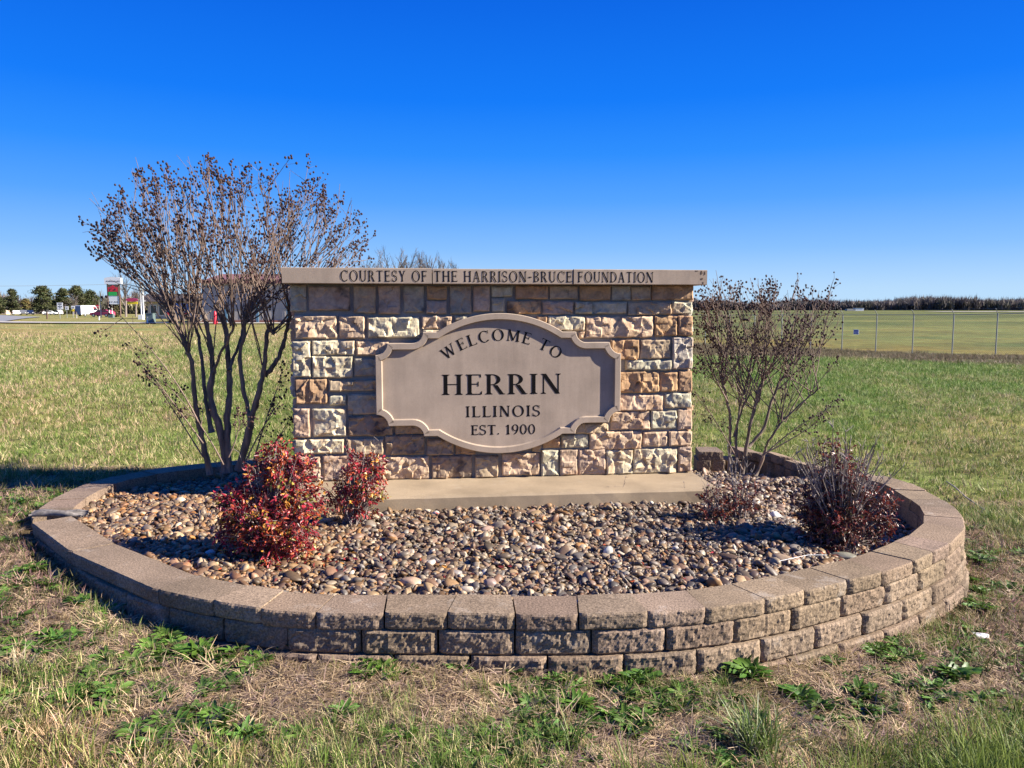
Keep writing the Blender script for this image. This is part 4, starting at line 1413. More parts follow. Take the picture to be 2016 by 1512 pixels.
shrub(695, 1035, 'slim sparse red and orange shrub with bare grey stems in front of the slab',
      [(705, 945, 0, .1), (715, 915, 0, .08), (730, 960, .02, .07), (690, 985, 0, .09), (725, 990, 0, .08), (665, 975, 0, .06), (735, 915, .02, .05)],
      2300, RED, [(718, 864, 0, .0032, 6), (745, 868, .02, .0028, 5), (680, 880, 0, .003, 5), (646, 905, -.02, .003, 5), (655, 930, 0, .003, 4), (640, 960, .05, .003, 3), (735, 905, 0, .0025, 4)] + whips(14, 650, 750, 900, 990, .08, .0026, 4), 52)
shrub(1655, 1060, 'broad twiggy shrub with dark maroon leaves and grey dead tips by the right coping',
      [(1650, 1000, 0, .17), (1610, 1010, 0, .13), (1700, 1000, .03, .15), (1655, 940, .02, .13), (1640, 1040, -.05, .15), (1720, 1040, 0, .1), (1640, 890, .02, .05)],
      6800, DRK, whips(120, 1568, 1740, 868, 985, .22, .0042, 8) + [(1640, 842, 0, .004, 9), (1665, 850, .02, .004, 8), (1600, 868, 0, .0035, 6), (1778, 918, 0, .004, 9), (1740, 885, 0, .0035, 7), (1760, 930, .02, .0035, 7), (1560, 900, 0, .0035, 6), (1735, 940, .1, .0035, 8)], 53)
shrub(1405, 1025, 'small dark maroon shrub by the right front corner of the slab',
      [(1400, 998, 0, .085), (1385, 1010, 0, .06), (1420, 1005, 0, .06)], 720, DRK, whips(10, 1380, 1430, 935, 985, .05, .0025, 5), 54)
shrub(1455, 1022, 'thin dark shrub with one tall grey stem in front of the smaller myrtle',
      [(1462, 985, 0, .06), (1450, 1000, 0, .05), (1470, 965, 0, .05)], 330, DRK, [(1432, 880, .05, .0045, 9), (1440, 900, .03, .004, 8), (1448, 915, .02, .0035, 8), (1480, 930, 0, .003, 6), (1470, 920, .02, .003, 6), (1462, 905, 0, .003, 7)], 55)

def stalk_clump(px, py, label, tips, r, mat, seed, needles=0):
    rs = np.random.default_rng(seed)
    base = atz(px, py, .18); base[2] = bed_z(base[0], base[1])
    root = empty('dry_stalks', base, label, 'plant', 'dry stalks in the bed')
    for tx, ty in tips:
        mb = MB()
        e = at(tx, ty, base[1] + rs.normal(0, .02)); b0 = base + rs.normal(0, .012, 3) * np.array([1, 1, 0])
        q = bez(b0, (b0 + e) / 2 + rs.normal(0, .012, 3), e, 7)
        mb.tube(q, np.linspace(r, r * .5, 7), 5)
        for k in range(needles):
            i = rs.uniform(2.5, 6); p = np.array([np.interp(i, np.arange(7), q[:, j]) for j in range(3)])
            v = rs.normal(0, 1, 3) * np.array([1, 1, .5]) + np.array([0, 0, .6]); v /= np.linalg.norm(v)
            mb.tube(np.array([p, p + v * rs.uniform(.015, .035)]), [.0022, .0008], 4, cap=False)
        mb.build('stalk', mat, root, smooth=True)
stalk_clump(436, 945, 'grey feathery dead stalk before the large myrtle trunks', [(424, 905), (438, 895), (430, 920)], .003, 'dead_stalk', 1, 26)
stalk_clump(492, 925, 'pale feathery dead sprig between the myrtle and the red shrub', [(488, 897), (500, 902), (480, 915)], .003, 'dead_stalk', 2, 28)
stalk_clump(406, 1024, 'low tuft of cut dry stubs in the gravel left of the red shrub', [(392, 1005), (398, 1000), (404, 1002), (410, 1003), (418, 1004), (401, 1008), (414, 1010)], .0035, 'dead_stalk', 3)
stalk_clump(1230, 985, 'thin lone sprig standing against the slab front', [(1232, 938), (1228, 965)], .002, 'dead_stalk', 4, 5)
stalk_clump(1345, 985, 'tiny dry sprig at the right of the slab front', [(1347, 948), (1342, 962)], .002, 'dead_stalk', 5, 4)

# fallen leaves and litter
mb = MB()
rs = np.random.default_rng(8)
V, F, CC, off = [], [], [], 0
for k in range(420):
    u_ = rs.random()
    if u_ < .45: p = atz(rs.normal(1690, 45), rs.normal(1065, 18), .18)
    elif u_ < .7: p = atz(rs.normal(560, 80), rs.normal(1110, 18), .18)
    else: p = atz(rs.uniform(620, 1500), rs.uniform(1010, 1160), .18)
    p[2] = bed_z(p[0], p[1]) + .022
    if not in_poly([p[0]], [p[1]], RING_IN)[0] or slab_test(p[0], p[1]): continue
    v, f = leaf_quads(rs, p, rs.normal(0, 1, 3) * np.array([1, 1, .25]), rs.uniform(.02, .04), .013)
    V += v; F += [tuple(i + off for i in t) for t in f]; off += 7
    CC += [(RED if u_ > .45 else DRK)[rs.integers(0, 5)][0] * rs.uniform(.6, 1.1) + np.array([.05, .02, .01])] * 7
tag(raw_mesh('fallen_leaves', np.array(V), np.array(F), 'leaf', cols=np.array(CC)), 'fallen red and brown leaves scattered on the gravel', kind='stuff')
def scrap(px, py, z, name, label, cat, r, seed, mat='paper_white', flat=.35):
    p = atz(px, py, z)
    rs = np.random.default_rng(seed)
    v = iv2 * np.array([1.3, .9, flat]) * r
    v = v * (1 + .5 * np.array([fnoise(q[0] * 40, q[1] * 40, seed, 3) for q in v]))[:, None]
    o = raw_mesh(name, v, if2, mat)
    o.location = p + np.array([0, 0, r * flat * .8]); o.rotation_euler = (.2, .1, seed)
    tag(o, label, cat)
g_ = atg(1925, 1258)
scrap(1925, 1258, g_[2], 'paper_litter', 'crumpled white paper lying in the grass right of the wall', 'litter', .045, 3)
MB().tube(np.array([atz(1535, 1116, .19) + [0, 0, .03], atz(1590, 1106, .19) + [0, 0, .035], atz(1628, 1104, .19) + [0, 0, .03]]), .0013, 5).build('white_stick', 'paper_white')
tag(bpy.data.objects['white_stick'], 'bleached thin stick lying on the right gravel', 'stick')
g1, g2, g3 = atg(1862, 958), atg(1900, 990), atg(1938, 1016)
MB().tube(np.array([g1 + [0, 0, .05], (g1 + g2) / 2 + [0, 0, .06], g2 + [0, 0, .05], g3 + [0, 0, .05]]), [.004, .006, .006, .003], 5).build('fallen_twig', 'dead_stalk')
tag(bpy.data.objects['fallen_twig'], 'bare twig dropped on the lawn outside the right coping', 'stick')

# ------------------------------------------------------------------ grass
def tuft(seed, nb, spread, hmin, hmax, w, lean, cols, seg=3, flat=False):
    rs = np.random.default_rng(seed)
    V, F, CC, off = [], [], [], 0
    for b in range(nb):
        a = rs.uniform(0, 6.283); r = spread * math.sqrt(rs.random())
        p = np.array([r * math.cos(a), r * math.sin(a), -.004])
        az = rs.uniform(0, 6.283) if rs.random() < .5 else a + rs.normal(0, .6)
        h = rs.uniform(hmin, hmax)
        dirv = np.array([math.cos(az), math.sin(az), 0]); side = np.array([-dirv[1], dirv[0], 0])
        tw_ = rs.normal(0, .5); side = side * math.cos(tw_) + dirv * math.sin(tw_)
        l = rs.uniform(.1, 1) * lean
        c = np.array(cols[rs.integers(0, len(cols))]) * rs.uniform(.75, 1.25)
        for k in range(seg):
            t = k / seg
            if flat:
                q = p + dirv * h * t + np.array([0, 0, .006 + h * .35 * l * t * (1.3 - t) + .004])
            else:
                q = p + dirv * h * l * t * t + np.array([0, 0, h * t * (1 - .35 * l * t)])
            ww = w * (1 - .55 * t) * rs.uniform(.9, 1.1)
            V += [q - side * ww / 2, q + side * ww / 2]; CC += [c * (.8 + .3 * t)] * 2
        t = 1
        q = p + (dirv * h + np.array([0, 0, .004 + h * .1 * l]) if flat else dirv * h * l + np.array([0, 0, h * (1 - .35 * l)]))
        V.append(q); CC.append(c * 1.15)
        for k in range(seg - 1):
            i = off + 2 * k; F += [(i, i + 1, i + 3), (i, i + 3, i + 2)]
        i = off + 2 * (seg - 1); F.append((i, i + 1, i + 2))
        off += 2 * seg + 1
    return np.array(V), np.array(F), np.clip(np.array(CC), 0, .9)
GR = [(.13, .19, .045), (.105, .16, .035), (.17, .22, .06), (.09, .135, .03)]
STW = [(.44, .36, .22), (.36, .29, .18), (.5, .42, .28), (.3, .235, .15)]
MIXD = GR[:2] + STW

def ground_pts(n, y0, y1, umax, power=1.0, u0=None):
    y = (rng.random(n) * (y1 ** power - y0 ** power) + y0 ** power) ** (1 / power)
    u = rng.uniform(-umax if u0 is None else u0, umax, n)
    x = u * y
    return x, y
def place(x, y, sc, tints, tilt=.15):
    z = np.array([gz(a, b) for a, b in zip(x, y)])
    P = np.c_[x, y, z]
    R = np.c_[rng.normal(0, tilt, len(x)), rng.normal(0, tilt, len(x)), rng.uniform(0, 6.283, len(x))]
    return P, R, np.asarray(sc), np.asarray(tints)
def outside(x, y, poly=None):
    return ~in_poly(x, y, RING_OUT if poly is None else poly)
def vals(x, y, s, z=0, o=3):
    return np.array([fnoise(a * s, b * s, z, o) for a, b in zip(x, y)])

# thatch: dry straw lying round the bed
src_thatch = [tuft(100 + k, 26, .045, .03, .085, .0028, .5, STW + [(.24, .18, .14), (.33, .25, .21)], 2, True) for k in range(6)]
x, y = ground_pts(33000, 1.35, 6.2, 1.05, 1.6)
ok = outside(x, y)
x, y = x[ok], y[ok]
d = rng.uniform(.75, 1.3, len(x))
tn = np.clip(np.c_[rng.uniform(.45, 1.6, len(x))] * np.array([[1.08, .98, .95]]), 0, 1.8)
P, R, S2, T2 = place(x, y, d, tn, .25)
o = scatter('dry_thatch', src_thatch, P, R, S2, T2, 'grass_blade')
tag(o, 'matted dry straw lying on the soil around the wall')
# foreground grass, living and dead blades mixed
src_fg = [tuft(200 + k, 15, .03, .03, .10, .003, .8, MIXD, 3) for k in range(4)] + [tuft(210 + k, 13, .028, .03, .12, .0032, .75, GR + [(.2, .22, .1)], 3) for k in range(4)]
x, y = ground_pts(44000, 1.3, 6.0, 1.05, 1.5)
ok = outside(x, y); x, y = x[ok], y[ok]
nv = vals(x, y, 1.5, 2.2)
ring_d = np.array([np.min(np.hypot(RING_OUT[:, 0] - a, RING_OUT[:, 1] - b)) for a, b in zip(x, y)])
front = sstep(.3, .95, ring_d)
keep = rng.random(len(x)) < np.clip(.14 + .72 * front + .85 * nv, .05, 1)
x, y, nv, ring_d = x[keep], y[keep], nv[keep], ring_d[keep]
gl = np.clip(.45 + 1.2 * nv + .35 * sstep(.3, 1.2, x), 0, 1)[:, None]
tn = np.array([[1.5, 1.2, 1.12]]) * (1 - gl) + np.array([[1.0, 1.08, .8]]) * gl
P, R, S2, T2 = place(x, y, rng.uniform(.6, 1.2, len(x)) * (.75 + .4 * sstep(.3, .9, ring_d)), tn * rng.uniform(.7, 1.35, (len(x), 1)), .25)
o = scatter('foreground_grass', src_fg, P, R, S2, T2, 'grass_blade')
tag(o, 'short rough grass with green and straw blades in front of the wall')
# long green grass bottom right
src_lg = [tuft(300 + k, 16, .03, .09, .2, .0042, .85, GR + [(.2, .26, .08)], 4) for k in range(4)]
x, y = ground_pts(5200, 1.5, 3.0, .8, 1.3, .12)
ok = outside(x, y); x, y = x[ok], y[ok]
ring_d = np.array([np.min(np.hypot(RING_OUT[:, 0] - a, RING_OUT[:, 1] - b)) for a, b in zip(x, y)])
nv = vals(x, y, 2.2, 6.6)
keep = rng.random(len(x)) < np.clip(sstep(.5, .95, ring_d) * (.03 + .42 * sstep(.9, 1.5, x) + .6 * nv), 0, 1)
x, y = x[keep], y[keep]
P, R, S2, T2 = place(x, y, rng.uniform(.5, 1.05, len(x)), np.array([[1.05, 1.0, .75]]) * rng.uniform(.75, 1.35, (len(x), 1)))
o = scatter('long_grass', src_lg, P, R, S2, T2, 'grass_blade')
tag(o, 'longer lush green grass in the right foreground')
# mown field behind, tufts growing coarser with distance
src_f = [tuft(400 + k, 22, .07, .03, .075, .005, .8, GR + GR + STW[:2], 2) for k in range(4)] + [tuft(410 + k, 22, .07, .03, .08, .005, .8, STW + GR[:2], 2) for k in range(2)]
x, y = ground_pts(84000, 3.0, 42.0, 1.05, 1.15)
ok = outside(x, y)
hid = (x / y > -.22) & (x / y < .2) & (y > 6.2)
ok &= ~hid & ~((y < 5.5) & (np.abs(x) < 2))
ok &= ~((x / y > .0) & (((x - 22.3) * -.829 + (y - 52) * -.559) < 18.8))
x, y = x[ok], y[ok]
cols_ = np.array([ground_col(a, b) for a, b in zip(x, y)])
tn = cols_ / np.array([.17, .18, .065])
tn = np.clip(tn * np.array([1.22, 1.17, 1.12]), .3, 2.4) * rng.uniform(.7, 1.3, (len(x), 1))
P, R, S2, T2 = place(x, y, rng.uniform(.7, 1.15, len(x)) * (1 + .05 * np.clip(y - 5, 0, 40)), tn, .35)
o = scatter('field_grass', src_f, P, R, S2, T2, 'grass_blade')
tag(o, 'mown field grass, green with straw patches, behind the bed')
# tall dry grass standing at the left far field
src_d = [tuft(500 + k, 14, .12, .12, .34, .008, .8, STW, 3) for k in range(4)]
x, y = ground_pts(6800, 26, 66, 1.05, 1.3)
nv = vals(x, y, .22, 9.1)
keep = (x / y < -.2) & (rng.random(len(x)) < np.clip(.3 + 1.5 * nv, 0, 1))
x, y = x[keep], y[keep]
P, R, S2, T2 = place(x, y, rng.uniform(.6, 1.2, len(x)), np.array([[1.0, .95, .8]]) * rng.uniform(.7, 1.1, (len(x), 1)), .2)
tag(scatter('dry_field_grass', src_d, P, R, S2, T2, 'grass_blade'), 'taller pale dry grass out in the left field')
# rank weeds and dead stems in the ditch before the fence
src_w = [tuft(520 + k, 16, .18, .06, .26, .012, .9, [(.2, .15, .09), (.22, .165, .1), (.11, .08, .05), (.1, .1, .04)], 3) for k in range(4)]
dx, dy = 5.4 / 9.652, -8 / 9.652
tt = rng.uniform(-26, 20, 8000); ww = rng.uniform(-.8, 19.2, 8000)
x = 22.3 + dx * tt + dy * ww; y = 52 + dy * tt - dx * ww
P, R, S2, T2 = place(x, y, rng.uniform(.5, 1.15, len(x)), np.ones((len(x), 3)) * rng.uniform(.6, 1.2, (len(x), 1)), .2)
tag(scatter('ditch_weeds', src_w, P, R, S2, T2, 'grass_blade'), 'brown rank growth in the strip before the fence')

# broad leaved weeds: single plants one can pick out, the rest as ground cover
def rosette(seed, n, ln, wd, up, col):
    rs = np.random.default_rng(seed)
    V, F, CC, off = [], [], [], 0
    for k in range(n):
        a = k * 2.4 + rs.normal(0, .3); L = ln * rs.uniform(.55, 1.1); e = rs.uniform(.45, 1.4) * up
        d = np.array([math.cos(a), math.sin(a), 0]); s = np.array([-d[1], d[0], 0]); s = s * math.cos(.3) + np.array([0, 0, 1]) * math.sin(rs.normal(0, .35))
        c = np.array(col) * rs.uniform(.65, 1.35) * np.array([rs.uniform(.85, 1.2), 1, rs.uniform(.8, 1.1)])
        m_ = 5
        for i in range(m_ + 1):
            t = i / m_
            q = d * L * t * math.cos(e * (1 - .5 * t)) + np.array([0, 0, L * t * math.sin(e) * (1 - .55 * t)]) + np.array([0, 0, .004])
            ww = wd * (.2 + 1.0 * math.sin(math.pi * min(1, t * .92 + .03)) ** .8) * (1 if t < 1 else .1) * (1 + .18 * (-1) ** i)
            V += [q - s * ww / 2, q + s * ww / 2 * 0 + np.array([0, 0, -ww * .18]), q + s * ww / 2]; CC += [c * 1.05, c * .85, c]
            if i:
                b = off + 3 * (i - 1)
                F += [(b, b + 1, b + 4), (b, b + 4, b + 3), (b + 1, b + 2, b + 5), (b + 1, b + 5, b + 4)]
        off += 3 * (m_ + 1)
    return np.array(V), np.array(F), np.clip(np.array(CC), 0, .9)
WG = (.085, .17, .028)
ros = [rosette(k, [20, 26, 30, 24][k % 4], .066, .0115, 1.0, WG) for k in range(6)]
weed_px = [(560, 1276, 1.15, 'dark green broad leaved weed growing against the shaded front blocks'), (1468, 1330, 1.45, 'tall bright green weed at the foot of the blocks, right of centre'),
           (1262, 1345, 1.0, 'dark green weed clump touching the wall foot just right of centre'), (1130, 1395, 1.05, 'green weed rosette in the straw below the middle blocks'),
           (1030, 1322, .7, 'little weed peeking up at the lowest middle block'), (905, 1322, .8, 'spiky leaved weed under the block joint left of centre'),
           (745, 1312, .85, 'flat weed spreading in the straw left of the middle blocks'), (140, 1390, 1.0, 'lone bright weed patch in the lower corner grass on the left'),
           (1575, 1375, 1.0, 'leafy weed below the lowest right blocks'), (1690, 1365, 1.0, 'weed with narrow leaves in the dead stems below the right blocks'),
           (1868, 1335, 1.25, 'big yellow green weed between the paper litter and the long grass'), (1930, 1200, 1.2, 'bright green weed at the wall foot where the right side turns back'),
           (1935, 1115, 1.35, 'lush weed clump just outside the right coping'), (1735, 1284, .75, 'small weed under the lowest exposed block at right'),
           (30, 1000, 1.2, 'fresh green weed outside the gap in the coping'), (60, 1130, 1.1, 'weed clump in the shade of the left wall'), (150, 1195, 1.0, 'upright leafed weed below the left blocks'),
           (400, 1290, 1.2, 'wide patch of green weeds below the shaded left front'), (330, 1260, 1.0, 'weed at the foot of the darkest left blocks'), (1655, 1240, .6, 'tiny weed at the lowest right course')]
for k, (px, py, sc_w, lab) in enumerate(weed_px):
    g0 = atg(px, py)
    v, f, cc = ros[k % 6]
    extra = [(v * sc_w * 1.15 * np.array([1, 1, 1.15]) + np.array([random.uniform(-.05, .05), random.uniform(-.04, .04), 0]) * (q > 0), f + q * len(v), cc * random.uniform(.8, 1.15)) for q in range(3)]
    o = raw_mesh('broadleaf_weed', np.concatenate([e_[0] for e_ in extra]) @ np.array([[math.cos(k), math.sin(k), 0], [-math.sin(k), math.cos(k), 0], [0, 0, 1]]),
                 np.concatenate([e_[1] for e_ in extra]), 'weed_leaf', cols=np.concatenate([e_[2] for e_ in extra]))
    o.location = g0
    tag(o, lab, 'weed', 'weeds at the foot of the wall')
x, y = ground_pts(13500, 1.5, 6.0, 1.05, 1.4)
ok = outside(x, y); x, y = x[ok], y[ok]
ring_d = np.array([np.min(np.hypot(RING_OUT[:, 0] - a, RING_OUT[:, 1] - b)) for a, b in zip(x, y)])
nv = vals(x, y, 2.6, 12.5)
keep = rng.random(len(x)) < np.clip((.3 + 1.5 * nv) * sstep(1.3, .5, ring_d) , 0, 1)
x, y = x[keep], y[keep]
P, R, S2, T2 = place(x, y, rng.uniform(.45, 1.15, len(x)), np.ones((len(x), 3)) * rng.uniform(.7, 1.3, (len(x), 1)), .12)
tag(scatter('weed_cover', ros, P, R, S2, T2, 'grass_blade'), 'low green broad leaved weeds in the straw around the wall')
# one big grass tuft in the foreground
def own_tuft(px, py, label, nb, h, seed, cols=GR):
    v, f, c_ = tuft(seed, nb, h * .35, h * .5, h, .0048, .95, cols, 4)
    o = raw_mesh('grass_tuft', v, f, 'weed_leaf', cols=c_)
    o.location = atg(px, py)
    tag(o, label, 'grass', 'tufts of long grass')
own_tuft(1490, 1478, 'big arching tuft of long grass with silvery blades in the bottom foreground', 190, .2, 71, GR + [(.3, .33, .2)])
own_tuft(1120, 1480, 'thin green grass tuft in the straw left of the big arching tuft', 45, .17, 72)
own_tuft(40, 1330, 'tuft of long pale green grass at the lower left edge', 80, .13, 73, GR + STW)

# ------------------------------------------------------------------ fence on the right
FD = np.array([5.4, -8.0]) / 9.652
FP0 = np.array([22.3, 52.0])
def fpos(i): return FP0 + FD * 2.41 * i
fa = fpos(-9); fz = lambda p: gz(p[0], p[1])
fence = empty('chain_link_fence', (fa[0], fa[1], fz(fa)), 'tall chain link airfield fence with barbed wire arms running across the right field', 'fence')
FH = 2.44
proto = None
IDX = range(-9, 7)
for i in IDX:
    p = fpos(i); z = fz(p)
    if proto is None:
        mb = MB()
        mb.tube([(0, 0, -.2), (0, 0, FH)], .034, 8)
        mb.tube([(0, 0, FH), (-.23, -.12, FH + .3)], .02, 6)
        proto = mb.build('post', 'galvanised', fence, local=True, smooth=False)
        o = proto
    else:
        o = proto.copy(); C.objects.link(o); o.parent = fence
    o.location = (p[0] - fa[0], p[1] - fa[1], z - fz(fa))
def run(h, off, r, nm, mat):
    mb = MB()
    pts = [(fpos(i)[0] + off[0], fpos(i)[1] + off[1], fz(fpos(i)) + h) for i in IDX]
    mb.tube(pts, r, 5)
    mb.build(nm, mat, fence)
run(FH - .03, (0, 0), .022, 'top_rail', 'wire_grey')
for k in range(3):
    run(FH + .1 + .09 * k, (-.08 - .07 * k, -.04 - .035 * k), .004, 'barbed_wire', 'wire_grey')
mb = MB()
Lf = 2.41 * 15
st_ = .12
nn_ = int(Lf / st_)
for sgn in (1, -1):
    for k in range(-20, nn_ + 20):
        a0 = k * st_; a1 = a0 + sgn * FH
        pts = []
        for a_, h_ in ((a0, .04), (a1, FH - .04)):
            pts.append((a_, h_))
        # clip to run
        (a_, h_), (b_, g_) = pts
        lo, hi = 0.0, 1.0
        for lim, s_ in ((0, 1), (Lf, -1)):
            da = b_ - a_
            t = (lim - a_) / da
            if (a_ - lim) * s_ < 0: lo = max(lo, t)
            if (b_ - lim) * s_ < 0: hi = min(hi, t)
        if hi <= lo: continue
        q = []
        for t in (lo, (lo + hi) / 2, hi):
            aa = a_ + (b_ - a_) * t; hh = h_ + (g_ - h_) * t
            xy = fpos(-9) + FD * aa
            q.append((xy[0], xy[1], fz(xy) + hh))
        mb.tube(q, .0022, 3, cap=False)
o = mb.build('chain_link', 'wire_grey', fence); o['kind'] = 'stuff'
ps = fpos(.42)
s0 = np.array([ps[0], ps[1], fz(ps) + 1.28]); fdir = np.array([FD[0], FD[1], 0]); fn = np.array([FD[1], -FD[0], 0])
if np.dot(fn[:2], -ps) < 0: fn = -fn
fs = empty('fence_sign', s0, 'small white notice with purple lettering wired to the chain link fence', 'sign')
MB().prism([(-.19, -.16), (.19, -.16), (.19, .16), (-.19, .16)], s0 + fn * .03, fdir, np.array([0, 0, 1.0]), fn, .012).build('panel', 'sign_panel' if 'sign_panel' in MATS else 'white_paint', fs)
plain('notice_purple', (.16, .12, .3), .5)
mb = MB()
for y0, y1, x0, x1 in ((.03, .12, -.16, .16), (-.04, 0.0, -.14, .14), (-.12, -.07, -.16, .16)):
    mb.prism([(x0, y0), (x1, y0), (x1, y1), (x0, y1)], s0 + fn * .034, fdir, np.array([0, 0, 1.0]), fn, .003)
mb.build('print', 'notice_purple', fs)

# ------------------------------------------------------------------ far wood on the right and woods behind the pines
def wood(name, pts, hmin, hmax, label, seed, nt, cols=None, trunk=True):
    rs = np.random.default_rng(seed)
    V, F, CC, off = [], [], [], 0
    pts = np.array(pts, float)
    k = np.arange(len(pts))
    bb_, bf_ = ico(1)
    for i in range(nt):
        t = rs.uniform(0, len(pts) - 1)
        x, y = np.interp(t, k, pts[:, 0]), np.interp(t, k, pts[:, 1])
        y += rs.uniform(0, 60); z = gz(x, y)
        h = rs.uniform(hmin, hmax)
        w = h * rs.uniform(.25, .45)
        h *= 1 + .42 * fnoise(x * .016, 3.3, seed, 4)
        c = np.array(cols[rs.integers(0, len(cols))]) * rs.uniform(.7, 1.25)
        # trunk and branches as slim triangles through the crown
        nb = 130
        b0 = np.array([x, y, z]) + rs.normal(0, 1, (nb, 3)) * np.array([w * .42, w * .42, 0]) + np.c_[np.zeros((nb, 2)), rs.uniform(0, .52, nb) ** 1.2 * h]
        d = rs.normal(0, 1, (nb, 3)); d[:, 2] = np.abs(d[:, 2]) + .7; d /= np.linalg.norm(d, axis=1)[:, None]
        ln = rs.uniform(.3, .62, nb)[:, None] * h * np.array([.62, .62, 1.0])
        ln = ln * np.clip(1.15 - .35 * np.abs(b0[:, :1] - x) / w, .4, 1.1)
        tip = b0 + d * ln
        tip[:, 2] = np.minimum(tip[:, 2], z + h * rs.uniform(.8, 1.03, nb))
        sd = rs.normal(0, 1, (nb, 3)); sd[:, 2] *= .3; sd /= np.linalg.norm(sd, axis=1)[:, None]
        wd = rs.uniform(.1, .5, nb)[:, None] * (1.6 - b0[:, 2:] * 0 - 1.1 * (b0[:, 2:] - z) / h)
        tri = np.stack([b0 - sd * wd, b0 + sd * wd, tip], 1).reshape(-1, 3)
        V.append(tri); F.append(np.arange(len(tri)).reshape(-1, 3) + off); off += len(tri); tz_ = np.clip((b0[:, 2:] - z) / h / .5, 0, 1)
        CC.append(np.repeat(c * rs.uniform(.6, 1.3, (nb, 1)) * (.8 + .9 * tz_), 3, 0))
        q = np.array([[x - .25, y, z], [x + .25, y, z], [x, y, z + h * .7], [x, y - .25, z], [x, y + .25, z], [x, y, z + h * .7]])
        V.append(q); F.append(np.array([[0, 1, 2], [3, 4, 5]]) + off); off += 6; CC.append(np.tile(c * 1.6, (6, 1)))
    o = raw_mesh(name, np.concatenate(V), np.concatenate(F), 'needle', cols=np.concatenate(CC))
    tag(o, label, kind='stuff')
    return o
WC = [(.10, .082, .078), (.115, .092, .082), (.085, .074, .078), (.10, .092, .07), (.125, .105, .092)]  # woodland tones lightened and blued, distance haze put into the colour
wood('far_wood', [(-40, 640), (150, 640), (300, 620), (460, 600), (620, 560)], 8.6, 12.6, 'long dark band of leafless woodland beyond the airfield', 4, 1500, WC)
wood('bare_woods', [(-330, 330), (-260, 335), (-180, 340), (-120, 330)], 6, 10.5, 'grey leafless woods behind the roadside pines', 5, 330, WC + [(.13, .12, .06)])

def far_tree(px, ytop, Y, spread, label, seed, cat='tree', group='bare trees far off', z=None, dens=1.0):
    rs = np.random.default_rng(seed)
    b = at(px, 620, Y); b[2] = gz(b[0], b[1])
    top = at(px, ytop, Y)[2]
    H = top - b[2]
    root = empty('bare_tree', b, label, cat, group)
    mb = MB(); tk = MB()
    tr = np.array([b, b + [rs.normal(0, .15), 0, H * .35], b + [rs.normal(0, .3), 0, H * .6]])
    tk.tube(tr, [H * .022, H * .016, H * .011], 6)
    def grow(p, d, L, r, lev):
        q = p + d * L
        m_ = (p + q) / 2 + rs.normal(0, L * .05, 3)
        mb.tube(np.array([p, m_, q]), [r, r * .8, r * .55], 3, cap=False)
        if lev == 0: return
        for k in range(int(rs.integers(2, 5))):
            t = rs.uniform(.35, 1)
            s = p + (q - p) * t
            v = d + rs.normal(0, .42, 3) * np.array([spread, spread, .6]) + np.array([0, 0, .25]); v /= np.linalg.norm(v)
            grow(s, v, L * rs.uniform(.45, .7), r * .55, lev - 1)
    for k in range(int(11 * dens)):
        t = rs.uniform(.3, 1.0)
        s = np.array([np.interp(t, [0, .5, 1], tr[:, j]) for j in range(3)])
        v = np.array([rs.normal(0, .45 * spread), rs.normal(0, .45 * spread), 1.0]); v /= np.linalg.norm(v)
        grow(s, v, H * rs.uniform(.2, .34), H * .008, 3)
    tk.build('trunk', 'bare_wood', root, smooth=True)
    o = mb.build('crown', 'bare_wood', root); o['kind'] = 'stuff'
for k, (px, yt, sp, lab) in enumerate([
        (742, 503, 1.1, 'leafless tree showing over the coping, leftmost and widest'), (757, 497, 1.1, 'tall leafless tree over the coping, second from the left'),
        (777, 496, 1.0, 'tall leafless tree over the coping with an upright crown, third from the left'), (797, 499, .9, 'leafless tree over the coping just left of the first joint'),
        (812, 501, 1.0, 'leafless tree over the coping nearest the first joint'), (838, 502, .6, 'slender leafless tree over the word FOUNDATION side of the first joint'),
        (848, 504, .6, 'narrow leafless tree right of the first coping joint'), (863, 509, .6, 'lower narrow leafless tree over the word THE'),
        (880, 517, .6, 'short leafless treetop over the start of the word HARRISON'), (902, 520, .6, 'last and lowest leafless treetop showing over the coping')]):
    far_tree(px, yt, 150 + 9 * k, sp, lab, 60 + k)
far_tree(248, 528, 175, 1.0, 'hazy leafless tree behind the tall roadside pylon sign', 80)
far_tree(268, 545, 180, 1.0, 'leafless tree right of the tall pylon sign', 81)
far_tree(145, 578, 265, 1.3, 'brownish leafless tree in front of the round pines', 82, dens=1.6)
far_tree(60, 580, 290, 1.0, 'leafless tree between the two left pines', 83)
far_tree(22, 575, 300, 1.0, 'grey leafless tree behind the leftmost pines', 84)
far_tree(310, 560, 190, 1.2, 'leafless tree behind the dark roofed shop', 85)

